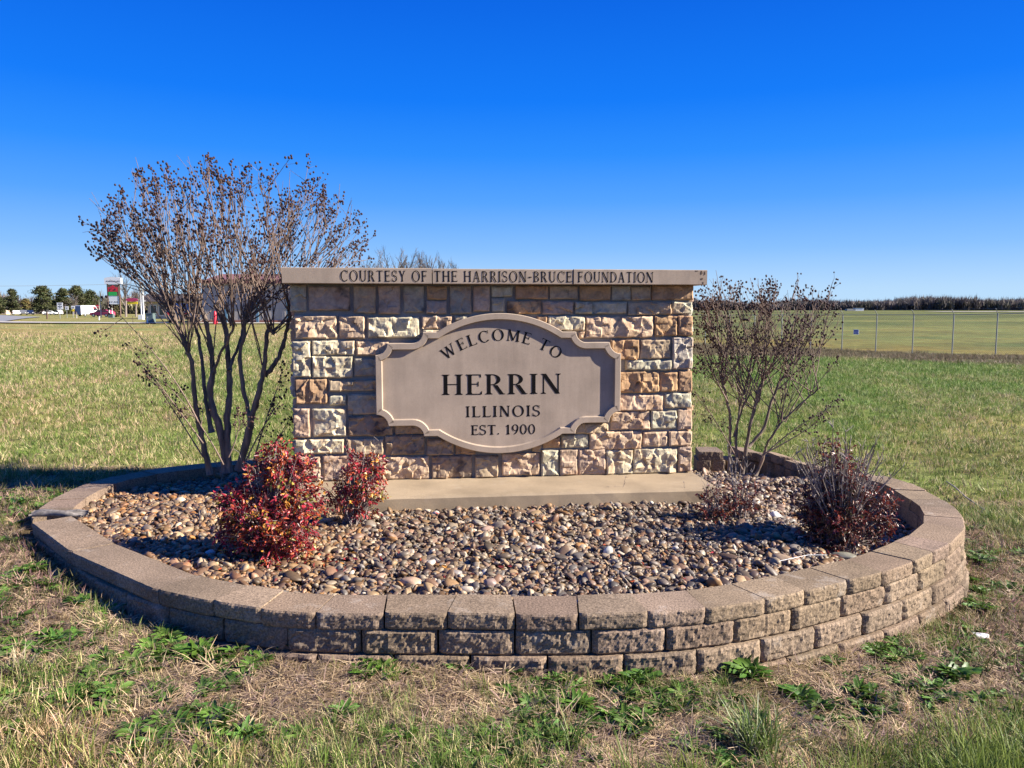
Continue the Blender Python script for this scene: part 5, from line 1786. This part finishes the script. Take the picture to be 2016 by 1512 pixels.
def pine(px, ytop, wpx, Y, label, seed, col=(.042, .052, .017), cname='pine_tree', group='roadside pines', lobes=9, skirt=.12):
    rs = np.random.default_rng(seed)
    b = at(px, 620, Y); b[2] = gz(b[0], b[1])
    H = at(px, ytop, Y)[2] - b[2]; Wd = wpx * 1.3 * Y / FPX / 2
    root = empty(cname, b, label, 'tree', group)
    MB().tube(np.array([b, b + [0, 0, H * .85]]), [H * .028, H * .01], 7).build('trunk', 'pine_bark', root, smooth=True)
    V, F, CC, off = [], [], [], 0
    br = MB()
    for k in range(lobes * 10):
        t = rs.uniform(skirt, .97)
        prof = math.sin(math.pi * min(1, (t * .8 + .22))) ** .6
        a = rs.uniform(0, 6.283); r = Wd * prof * rs.uniform(.2, .85)
        c = b + np.array([r * math.cos(a), r * math.sin(a), H * t])
        R = Wd * rs.uniform(.25, .42)
        br.tube(np.array([b + [0, 0, H * t * .9], c]), [H * .006, H * .002], 4, cap=False)
        nq = 60
        d = rs.normal(0, 1, (nq, 3)); d /= np.linalg.norm(d, axis=1)[:, None]
        ctr = c + d * R * rs.uniform(.4, 1, (nq, 1)) * np.array([1, 1, .55])
        s1 = rs.normal(0, 1, (nq, 3)); s1 /= np.linalg.norm(s1, axis=1)[:, None]
        s2 = np.cross(s1, d); s2 /= np.linalg.norm(s2, axis=1)[:, None] + 1e-9
        sz = rs.uniform(.15, .42, (nq, 1)) * H / 11
        q = np.stack([ctr - s1 * sz, ctr + s2 * sz * .6, ctr + s1 * sz, ctr - s2 * sz * .6], 1).reshape(-1, 3)
        i = np.arange(nq)[:, None] * 4 + off
        F.append(np.concatenate([np.c_[i, i + 1, i + 2], np.c_[i, i + 2, i + 3]])); V.append(q); off += len(q)
        cc = np.array(col) * rs.uniform(.6, 1.5) * np.array([rs.uniform(.9, 1.3), 1, 1])
        CC.append(np.repeat(cc * rs.uniform(.7, 1.3, (nq, 1)), 4, 0))
    br.build('branches', 'pine_bark', root)
    o = raw_mesh('crown', np.concatenate(V), np.concatenate(F), 'needle', cols=np.concatenate(CC), parent=root); o['kind'] = 'stuff'
pine(-8, 575, 34, 290, 'dark pine at the very edge of the view', 1)
pine(26, 569, 26, 280, 'slim dark pine second from the view edge', 2)
pine(52, 588, 22, 285, 'yellowish green bushy tree between two dark pines', 3, (.12, .105, .035), 'bushy_tree')
pine(86, 564, 42, 270, 'broad conical pine standing alone left of the road signs', 4)
pine(126, 567, 30, 280, 'pine with rounded top directly behind the white road signs', 5)
pine(153, 564, 40, 285, 'tall round headed pine behind the white van', 6)
pine(178, 572, 38, 290, 'wide pine sloping down to the right above the van', 7)
pine(108, 590, 26, 288, 'low dark evergreen filling the gap between the big pines', 8)
pine(229, 603, 13, 165, 'small olive green bush under the pylon sign', 9, (.09, .08, .025), 'bushy_tree', lobes=5, skirt=.05)

# ------------------------------------------------------------------ road signs, poles
def post_sign(px, Y, ybot, shape, w_px, y0, y1, label, marks, mat='white_paint', name='road_sign', r=.045):
    b = at(px, ybot, Y); b[2] = min(b[2], gz(b[0], b[1]))
    root = empty(name, b, label, 'sign')
    top = at(px, y0, Y)[2]
    MB().tube([b, (b[0], b[1], top)], r, 6).build('post', 'galvanised', root)
    k = Y / FPX
    c = at(px, (y0 + y1) / 2, Y) + np.array([0, -.08, 0])
    w, h = w_px * k / 2, (y1 - y0) * k / 2
    poly = [(-w, -h), (w, -h), (w, h), (-w, h)] if shape == 'rect' else [(0, -h), (w, 0), (0, h), (-w, 0)] if shape == 'diamond' else [(w * math.cos(a), h * math.sin(a)) for a in np.radians(np.arange(22.5, 382, 45))]
    pn = MB().prism(poly, c, (1, 0, 0), (0, 0, 1), (0, -1, 0), .03).build('panel', mat, root)
    if marks:
        mb = MB()
        for q in marks:
            mb.prism([(x * w, y * h) for x, y in q], c + np.array([0, -.006, 0]), (1, 0, 0), (0, 0, 1), (0, -1, 0), .005)
        mb.build('print', 'letter_black', pn)
    return root
cross = [[(-.12, -.75), (.12, -.75), (.12, .2), (-.12, .2)], [(-.7, -.25), (-.3, -.25), (-.3, -.05), (-.7, -.05)], [(.3, -.25), (.7, -.25), (.7, -.05), (.3, -.05)], [(-.6, .45), (.6, .45), (.6, .75), (-.6, .75)]]
post_sign(118.5, 120, 628, 'rect', 11.5, 596, 609, 'largest white road sign with a black crossing symbol by the verge', cross)
post_sign(132, 135, 622, 'rect', 6.5, 603, 610, 'small plain white road sign between two taller signs', [[(-.4, -.1), (.4, -.1), (.4, .25), (-.4, .25)], [(-.3, -.5), (.3, -.5), (.3, -.3), (-.3, -.3)]])
r_ = post_sign(144, 135, 623, 'rect', 7, 602, 608.5, 'white road sign above a yellow diamond next to the van', [[(-.6, -.6), (-.15, -.6), (-.15, .1), (-.6, .1)], [(.15, -.6), (.6, -.6), (.6, .1), (.15, .1)]])
k_ = 135 / FPX
MB().prism([(0, -3.2 * k_), (3.2 * k_, 0), (0, 3.2 * k_), (-3.2 * k_, 0)], at(144.6, 611, 135) + np.array([0, -.12, 0]), (1, 0, 0), (0, 0, 1), (0, -1, 0), .03).build('diamond_panel', 'sign_yellow', r_)
r_ = post_sign(192, 215, 623, 'oct', 7.5, 600, 607.5, 'red stop sign seen behind the nose of the white van', None, 'sign_red', 'stop_sign')
kk = 215 / FPX; c_ = at(192, 603.75, 215) + np.array([0, -.1, 0])
class _P:  pass
text_line(bpy.data.objects[[c.name for c in r_.children if c.name.startswith('panel')][0]], 'STO', .2, .12, .2, lambda x, y, xm, e: c_ + np.array([x - 2.6 * kk, -.02 - e, y - .9 * kk]), 1.8 * kk, 3.9 * kk)
mbp = MB()
for q in ([(1.6, -.9), (2.0, -.9), (2.0, .9), (1.6, .9)], [(2.0, .6), (2.7, .6), (2.7, .9), (2.0, .9)], [(2.0, 0), (2.7, 0), (2.7, .25), (2.0, .25)], [(2.4, .25), (2.7, .25), (2.7, .6), (2.4, .6)]):
    mbp.prism([(x * kk, y * kk) for x, y in q], c_ + np.array([0, -.02, 0]), (1, 0, 0), (0, 0, 1), (0, -1, 0), .005)
mbp.build('letter', 'white_paint', r_)
for c__ in list(r_.children_recursive):
    if c__.name.startswith('letter'): c__.data.materials[0] = MATS['white_paint']

def pole(px, Y, y0, y1, r, label, mat='pole_grey', name='pole', cat='pole', group=None):
    b = at(px, y1, Y); b[2] = min(b[2], gz(b[0], b[1]))
    t = at(px, y0, Y)
    o = MB().tube([b, (b[0], b[1], t[2])], [r, r * .75], 8).build(name, mat, smooth=True)
    tag(o, label, cat, group)
    return b, t
pole(198.7, 150, 573, 613, .09, 'pale slim lamp pole just left of the pylon sign', name='utility_pole')
pole(196, 185, 590, 618, .1, 'shorter grey pole behind the pale lamp pole', name='utility_pole')
pole(151, 130, 614, 622, .06, 'short wooden marker stake beside the yellow diamond sign', 'pole_grey', 'marker_stake', 'post')
pole(195.5, 105, 622, 632, .09, 'short pale bollard on the verge below the van', 'white_paint', 'bollard', 'post')
pole(262, 78, 622, 640, .03, 'thin wooden stake by the access lane', 'pole_brown', 'marker_stake', 'post')
b_ = at(93, 628, 115); b_[2] = gz(b_[0], b_[1])
mbx = empty('mailbox', b_, 'black roadside mailbox on a dark post at the highway edge', 'mailbox')
MB().box(b_ + [0, 0, .55], (.16, .16, 1.1)).build('post', 'pole_brown', mbx)
k_ = [(-.14, 0), (.14, 0), (.14, .2), (.1, .3), (-.1, .3), (-.14, .2)]
MB().prism(k_, b_ + [0, -.3, 1.08], (1, 0, 0), (0, 0, 1), (0, -1, 0), -.6 * -1).build('box', 'black_rubber', mbx)
# power line and its poles out of the view
w0, w1 = at(-300, 560, 160), at(330, 556, 175)
t = np.linspace(0, 1, 24)
wl = np.array([w0 + (w1 - w0) * q + np.array([0, 0, -2.2 * 4 * q * (1 - q) * .25]) for q in t])
plr = empty('power_line', (w0[0], w0[1], gz(w0[0], w0[1])), 'single power line crossing the sky above the pines', 'power line')
MB().tube(wl, .03, 4).build('wire', 'wire_grey', plr)
for w_ in (w0, w1):
    MB().tube([(w_[0], w_[1], gz(w_[0], w_[1]) - .2), (w_[0], w_[1], w_[2] + .3)], [.16, .1], 8).build('pole', 'pole_grey', plr, smooth=True)

# pylon sign of the shop
Y = 150; k_ = Y / FPX
b_ = at(223, 620, Y); b_[2] = gz(b_[0], b_[1])
py_ = empty('pylon_sign', b_, 'tall roadside pylon sign with white headboard, red and green display and letter board', 'sign')
def panel(x0, x1, y0, y1, nm, mat, dy=0., th=.35, parent=py_, arch=0):
    c = at((x0 + x1) / 2, (y0 + y1) / 2, Y) + np.array([0, -dy, 0])
    w, h = (x1 - x0) * k_ / 2, (y1 - y0) * k_ / 2
    poly = [(-w, -h), (w, -h), (w, h)] + ([(w * q, h + arch * k_ * (1 - q * q)) for q in (.6, .3, 0, -.3, -.6)] if arch else []) + [(-w, h)]
    return MB().prism(poly, c, (1, 0, 0), (0, 0, 1), (0, -1, 0), th).build(nm, mat, parent)
def pole2(x, y0, mat, r):
    a = at(x, y0, Y)
    MB().tube([(a[0], a[1] - .15, gz(a[0], a[1]) - .2), (a[0], a[1] - .15, a[2])], r, 8).build('post', mat, py_, smooth=True)
pole2(211.5, 550, 'pole_brown', .13); pole2(235, 552, 'pole_brown', .13)
hd = panel(207, 239.5, 547.5, 559, 'headboard', 'white_paint', .3, .5, arch=2.0)
mb = MB()
rs = np.random.default_rng(3)
c = at(223, 553, Y) + np.array([0, -.31, 0])
xx = -13.0
while xx < 13:
    h_ = rs.uniform(1.6, 3.4); w_ = rs.uniform(1.0, 2.2)
    mb.prism([(xx * k_, -2.2 * k_), ((xx + .55) * k_, -2.2 * k_), ((xx + w_ * .8) * k_, (h_ - 2) * k_), ((xx + w_ * .8 - .55) * k_, (h_ - 2) * k_)], c, (1, 0, 0), (0, 0, 1), (0, -1, 0), .004)
    mb.prism([(xx * k_, -2.2 * k_), ((xx + w_) * k_, -2.0 * k_), ((xx + w_) * k_, -1.5 * k_), (xx * k_, -1.7 * k_)], c + [0, -.002, 0], (1, 0, 0), (0, 0, 1), (0, -1, 0), .004)
    xx += w_ + .35
mb.build('script', 'letter_black', hd)
dsp = panel(212.8, 233, 560.5, 582.5, 'display', 'pole_brown', .25, .4)
panel(213.5, 232.5, 565.8, 574, 'red_field', 'sign_red', .27, .03, dsp); 
MB().prism([(-6 * k_, 0), (6 * k_, 0), (3 * k_, 2.4 * k_), (1.2 * k_, 2.4 * k_), (1.2 * k_, 4 * k_), (-1.2 * k_, 4 * k_), (-1.2 * k_, 2.4 * k_), (-3 * k_, 2.4 * k_)], at(223, 566, Y) + [0, -.28, 0], (1, 0, 0), (0, 0, 1), (0, -1, 0), .03).build('red_emblem', 'sign_red', dsp)
panel(215, 231, 574.8, 582, 'green_field', 'sign_green', .27, .03, dsp)
mb = MB()
for x0, y0, x1, y1 in ((216.5, 568, 218, 573), (219, 568, 221.5, 569.5), (224, 570, 226, 572.5), (227, 568, 229, 572)):
    a = at((x0 + x1) / 2, (y0 + y1) / 2, Y) + np.array([0, -.285, 0]); w_, h_ = (x1 - x0) * k_ / 2, (y1 - y0) * k_ / 2
    mb.prism([(-w_, -h_), (w_, -h_), (w_, h_), (-w_, h_)], a, (1, 0, 0), (0, 0, 1), (0, -1, 0), .005)
mb.build('dark_digits', 'roof_dark', dsp)
bd = panel(216, 235, 583.5, 599, 'letter_board', 'white_paint', .22, .3)
mb = MB()
for i, x0 in enumerate((217.5, 221.5, 226.5, 229.5, 232.5)):
    a = at(x0, 594.5, Y) + np.array([0, -.235, 0])
    mb.prism([(-.8 * k_, -1 * k_), (.8 * k_, -1 * k_), (.8 * k_, 1 * k_), (-.8 * k_, 1 * k_)], a, (1, 0, 0), (0, 0, 1), (0, -1, 0), .005)
mb.build('dark_letters', 'letter_black', bd)
for px in (215.5, 220.8):
    pole(px, 148, 601, 614.5, .09, ['slim white post under the pylon sign, left one', 'slim white post under the pylon sign, right one'][px > 218], 'white_paint', 'post', 'post')
b2 = at(219, 617, 147); b2[2] = gz(b2[0], b2[1])
tag(MB().box(b2 + [0, 0, .35], (.9, .7, .7)).box(b2 + [0, 0, .73], (.96, .76, .06)).build('utility_box', 'cabinet_green'), 'grey utility box at the foot of the pylon sign', 'utility box')
# second sign: magenta oval over yellow panel on white double post
Y = 112; k_ = Y / FPX
b_ = at(278, 622, Y); b_[2] = gz(b_[0], b_[1])
s2 = empty('shop_sign', b_, 'low shop sign with magenta panel over yellow strip on white posts', 'sign')
for px in (276, 280):
    a = at(px, 557, Y)
    MB().tube([(a[0], a[1], gz(a[0], a[1]) - .1), a], .1, 8).build('post', 'white_paint', s2, smooth=True)
c = at(260, 590.3, Y); w_ = 11.5 * k_
MB().prism([(w_ * math.cos(a), 3.6 * k_ * math.sin(a)) for a in np.linspace(0, 2 * math.pi, 24, endpoint=False)], c + [0, -.15, 0], (1, 0, 0), (0, 0, 1), (0, -1, 0), .3).build('oval_panel', 'magenta_paint', s2)
c = at(261, 596.2, Y)
MB().prism([(-9.5 * k_, -2.4 * k_), (10 * k_, -2.4 * k_), (10 * k_, 2 * k_), (-9.5 * k_, 2 * k_)], c + [0, -.1, 0], (1, 0, 0), (0, 0, 1), (0, -1, 0), .25).build('yellow_panel', 'sign_yellow', s2)
MB().box(at(268, 592.5, Y) + [.6, .1, 0], (18 * k_, .1, .1)).build('bracket', 'white_paint', s2)
b2 = at(278, 620, 110); b2[2] = gz(b2[0], b2[1])
MB().box(b2 + [0, 0, .3], (.66, .6, .7)).build('plinth', 'white_paint', s2)

# ------------------------------------------------------------------ vehicles
def vehicle(kind, px, ybot, Y, yaw, L, W, H, mat, label, cat='car', group=None):
    b = at(px, ybot, Y); b[2] = gz(b[0], b[1]) + (.1 if cat != 'truck' else .02)
    root = empty(kind, b, label, cat, group)
    root.rotation_euler = (0, 0, yaw)
    wr = .33 if H < 2.2 else .38
    if cat == 'van':
        prof = [(-L / 2, .45), (L / 2 - .1, .45), (L / 2, .75), (L / 2 - .1, 1.15), (L / 2 - .95, 1.42), (L / 2 - 1.75, H - .1), (L / 2 - 2.1, H), (-L / 2 + .1, H), (-L / 2, H - .15)]
        win = [(L / 2 - 1.06, 1.48), (L / 2 - 1.72, H - .35), (L / 2 - 2.35, H - .35), (L / 2 - 2.35, 1.48)]
    else:
        prof = [(-L / 2, .35), (L / 2 - .1, .35), (L / 2, .55), (L / 2 - .05, .8), (L / 2 - 1.1, .98), (L / 2 - 1.8, H - .05), (L / 2 - 2.3, H), (-L / 2 + 1.0, H), (-L / 2 + .35, H - .25), (-L / 2, 1.0)]
        win = [(L / 2 - 1.25, 1.0), (L / 2 - 1.88, H - .12), (-L / 2 + 1.0, H - .12), (-L / 2 + .45, 1.05)]
    mb = MB(); mb.prism(prof, (0, -W / 2, 0), (1, 0, 0), (0, 0, 1), (0, -1, 0), W)
    body = mb.build('body', mat, root, local=True)
    for sgn in (-1, 1):
        MB().prism(win, (0, sgn * (W / 2 + .012) + (0.01 if sgn > 0 else 0), 0), (1, 0, 0), (0, 0, 1), (0, -1, 0), .02).build('window', 'dark_glass', root, local=True)
    # rear and front panes
    if cat != 'van':
        for sgn in (-1, 1):
            x0 = sgn * (L / 2 - (.16 if sgn < 0 else 1.3)); x1 = sgn * (L / 2 - (.34 if sgn < 0 else 1.78))
            zz0, zz1 = (1.06, H - .28) if sgn < 0 else (1.04, H - .1)
            e = sgn * .03
            MB().add([(x0 + e, -W / 2 + .15, zz0), (x0 + e, W / 2 - .15, zz0), (x1 + e, W / 2 - .2, zz1), (x1 + e, -W / 2 + .2, zz1), (x0, -W / 2 + .15, zz0 - .01), (x0, W / 2 - .15, zz0 - .01), (x1, W / 2 - .2, zz1 - .01), (x1, -W / 2 + .2, zz1 - .01)],
                     [(0, 1, 2, 3), (7, 6, 5, 4), (0, 4, 5, 1), (1, 5, 6, 2), (2, 6, 7, 3), (3, 7, 4, 0)]).build('windscreen', 'dark_glass', root, local=True)
    else:
        x0, x1 = L / 2 - 1.0, L / 2 - 1.7
        MB().add([(x0 + .03, -W / 2 + .15, 1.47), (x0 + .03, W / 2 - .15, 1.47), (x1 + .03, W / 2 - .2, H - .18), (x1 + .03, -W / 2 + .2, H - .18)], [(0, 1, 2, 3)]).build('windscreen', 'dark_glass', root, local=True)
        MB().box((-L / 2 - .012, 0, 1.55), (.02, W - .1, 2.1)).build('rear_door', 'shaded_white_paint', root, local=True)  # white doors on the side away from the sun, their shade painted on
        MB().box((0, -W / 2 - .012, .55), (L - .5, .02, .12)).build('trim_strip', 'black_rubber', root, local=True)
        mk = MB()
        mk.prism([(.2, 2.0), (1.2, 2.0), (1.15, 2.25), (.25, 2.25)], (0, -W / 2 - .012, 0), (1, 0, 0), (0, 0, 1), (0, -1, 0), .01)
        mk.build('logo', 'sign_red', root, local=True)
    for x in (-L * .31, L * .31):
        for sgn in (-1, 1):
            w_ = MB().tube([(x, sgn * (W / 2 - .2), wr), (x, sgn * (W / 2 + .015), wr)], wr, 14).build('wheel', 'black_rubber', root, local=True)
            MB().tube([(x, sgn * (W / 2 + .016), wr), (x, sgn * (W / 2 + .03), wr)], wr * .55, 10).build('rim', 'silver_paint', w_, local=True)
    for sgn in (-1, 1):
        MB().box((-L / 2 - .015, sgn * (W / 2 - .15), .9 if cat != 'van' else 1.1), (.03, .16, .25)).build('tail_light', 'sign_red', root, local=True)
        MB().box((L / 2 - .06, sgn * (W / 2 - .25), .72 if cat != 'van' else .9), (.08, .3, .16)).build('headlight', 'white_paint', root, local=True)
    return root
vehicle('parked_van', 175, 623, 200, math.radians(68), 6.0, 2.0, 2.75, 'white_paint', 'white high roofed delivery van, shade painted on its rear doors, by the roadside', 'van')
vehicle('car', 33, 622, 250, math.radians(119), 4.6, 1.8, 1.5, 'white_paint', 'white car farthest out on the highway to the view edge', 'car', 'cars on the highway')
vehicle('car', 47, 622, 255, math.radians(-62), 4.8, 1.9, 1.65, 'dark_grey_paint', 'grey car in the middle of the three on the highway', 'car', 'cars on the highway')
vehicle('car', 59.5, 621, 265, math.radians(-55), 4.8, 1.9, 1.6, 'navy_paint', 'dark car nearest the big lone pine', 'car', 'cars on the highway')
vehicle('car', 99, 620, 268, math.radians(20), 4.4, 1.8, 1.4, 'white_paint', 'white parked car beside the black mailbox', 'car', 'cars parked beyond the highway')
vehicle('car', 110, 620, 272, math.radians(165), 4.6, 1.8, 1.7, 'white_paint', 'white parked car left of the largest road sign', 'car', 'cars parked beyond the highway')
vehicle('car', 202, 625, 158, math.radians(175), 4.4, 1.8, 1.45, 'magenta_paint', 'maroon car half hidden beside the van', 'car')
vehicle('parked_suv', 366, 638, 77, math.radians(95), 4.8, 2.0, 1.95, 'navy_paint', 'dark navy car parked behind the bare myrtle branches', 'car')

# ------------------------------------------------------------------ buildings
def bx(mb, x0, x1, y0, y1, z0, z1): return mb.box(((x0 + x1) / 2, (y0 + y1) / 2, (z0 + z1) / 2), (x1 - x0, y1 - y0, z1 - z0))
# metal shed behind the myrtle
Yb = 82.0
X0, X1 = at(398, 600, Yb)[0], at(700, 600, Yb)[0]
z0 = min(gz(X0, Yb), gz(X1, Yb)) - .2; zt = at(450, 556, Yb)[2]; zb = at(450, 637, Yb)[2]
sh = empty('metal_building', ((X0 + X1) / 2, Yb, z0), 'long grey beige metal sided building with red eaves and brick base', 'building')
bx(MB(), X0, X1, Yb, Yb + 14, z0, zt).build('wall', 'metal_siding', sh)
bx(MB(), X0 - .05, X1 + .05, Yb - .08, Yb - .003, z0, zb + .35).build('brick_base', 'brick_red', sh)
MB().prism([(Yb - .5, zt + .01), (Yb + 14.4, zt + .01), (Yb + 7, zt + 1.2)], (X1 + .4, 0, 0), (0, 1, 0), (0, 0, 1), (1, 0, 0), X1 - X0 + .8).build('roof', 'roof_red', sh)
bx(MB(), X0 - .3, X1 + .3, Yb - .62, Yb - .5, zt - .12, zt + .3).build('fascia', 'roof_red', sh)
bx(MB(), X0, X1, Yb - .03, Yb - .002, at(450, 608, Yb)[2] - .04, at(450, 608, Yb)[2] + .04).build('seam', 'pole_grey', sh)
for px in (445, 507, 567):
    a = at(px, 600, Yb)[0]
    bx(MB(), a - .13, a + .13, Yb - .2, Yb - .09, z0 + .1, at(px, 594, Yb)[2]).build('downpipe', 'trim_blue', sh)
rb = MB()
xw = X0 + .35
while xw < X1:
    rb.box((xw, Yb - .012, (zb + .4 + zt) / 2), (.05, .02, zt - zb - .5)); xw += .6
o = rb.build('siding_rib', 'metal_siding', sh); o['kind'] = 'stuff'
# dark roofed shop
Yb = 118.0
X0, X1 = at(284, 600, Yb)[0], at(405, 600, Yb)[0]
z0 = gz((X0 + X1) / 2, Yb) - .2
sp = empty('shop_building', ((X0 + X1) / 2, Yb, z0), 'low shop with dark brown roof and pale front behind the myrtle', 'building')
ze = at(300, 594, Yb)[2]; zr = at(300, 578, Yb)[2]
bx(MB(), X0 + .5, X1 - .5, Yb, Yb + 12, z0, ze).build('wall', 'tan_wall', sp)
MB().prism([(Yb - 1.0, ze + .01), (Yb + 13, ze + .01), (Yb + 9, zr), (Yb + 2, zr)], (X1 + .4, 0, 0), (0, 1, 0), (0, 0, 1), (1, 0, 0), X1 - X0 + .8).build('roof', 'roof_dark', sp)
for k in range(6):
    xa = X0 + .9 + k * (X1 - X0 - 1.6) / 6
    fr_ = bx(MB(), xa, xa + 1.0, Yb - .05, Yb - .002, z0 + .7, ze - .5).build('window', 'white_paint', sp)
    bx(MB(), xa + .08, xa + .92, Yb - .075, Yb - .053, z0 + .78, ze - .58).build('pane', 'dark_glass', fr_)
# little things in front of it
b2 = at(297, 637, 78); b2[2] = gz(b2[0], b2[1])
cb = empty('utility_cabinet', b2, 'square green grey utility cabinet beside the access lane', 'cabinet')
MB().box(b2 + [0, 0, .5], (.72, .6, 1.0)).build('case', 'cabinet_green', cb)
MB().box(b2 + [0, 0, 1.03], (.8, .68, .06)).build('lid', 'cabinet_green', cb)
pole(290.5, 76, 624, 634, .06, 'short white post left of the utility cabinet', 'white_paint', 'bollard', 'post')
b2 = at(424, 638, 74.5); b2[2] = gz(b2[0], b2[1])
rm = empty('red_marker', b2, 'upright red marker flaring at the base before the metal building', 'marker')
prof = [(.02, 1.28), (.1, 1.2), (.14, .9), (.15, .5), (.22, .12), (.24, 0)]
th = np.arange(12) * 2 * math.pi / 12
v = [(b2[0] + r * math.cos(a), b2[1] + r * math.sin(a), b2[2] + z) for r, z in prof for a in th]
f = [(i * 12 + j, (i + 1) * 12 + j, (i + 1) * 12 + (j + 1) % 12, i * 12 + (j + 1) % 12) for i in range(5) for j in range(12)] + [tuple(range(12))]
MB().add(v, f).build('body', 'sign_red', rm, smooth=True)
# cream house left far
b2 = at(12, 618, 310); b2[2] = gz(b2[0], b2[1])
hs_ = empty('far_house', b2, 'small peach coloured house under the leftmost pines', 'house')
MB().box(b2 + [0, 0, 1.2], (2.0, 3, 2.6)).build('wall', 'cream_wall', hs_)
MB().prism([(-1.3, 2.5), (1.3, 2.5), (0, 3.3)], b2 + np.array([0, -1.8, 0]), (1, 0, 0), (0, 0, 1), (0, -1, 0), 3.6).build('roof', 'pole_grey', hs_)
# airfield things far right
b2 = at(1690, 612, 560); b2[2] = gz(b2[0], b2[1])
hg = empty('airfield_hut', b2, 'tiny white hut at the edge of the woods across the airfield', 'building')
MB().box(b2 + [0, 0, .9], (6, 4, 2.0)).build('wall', 'white_paint', hg)
MB().box(b2 + [-6, 0, .7], (6, 4, 1.6)).box(b2 + [0, 0, 2.0], (6.4, 4.4, .2)).build('roof', 'pole_grey', hg)
sheet('runway', ([(240, 430), (420, 400)], [(250, 470), (440, 440)]), 'path_grey', .25, 'pale strip of runway far across the airfield')
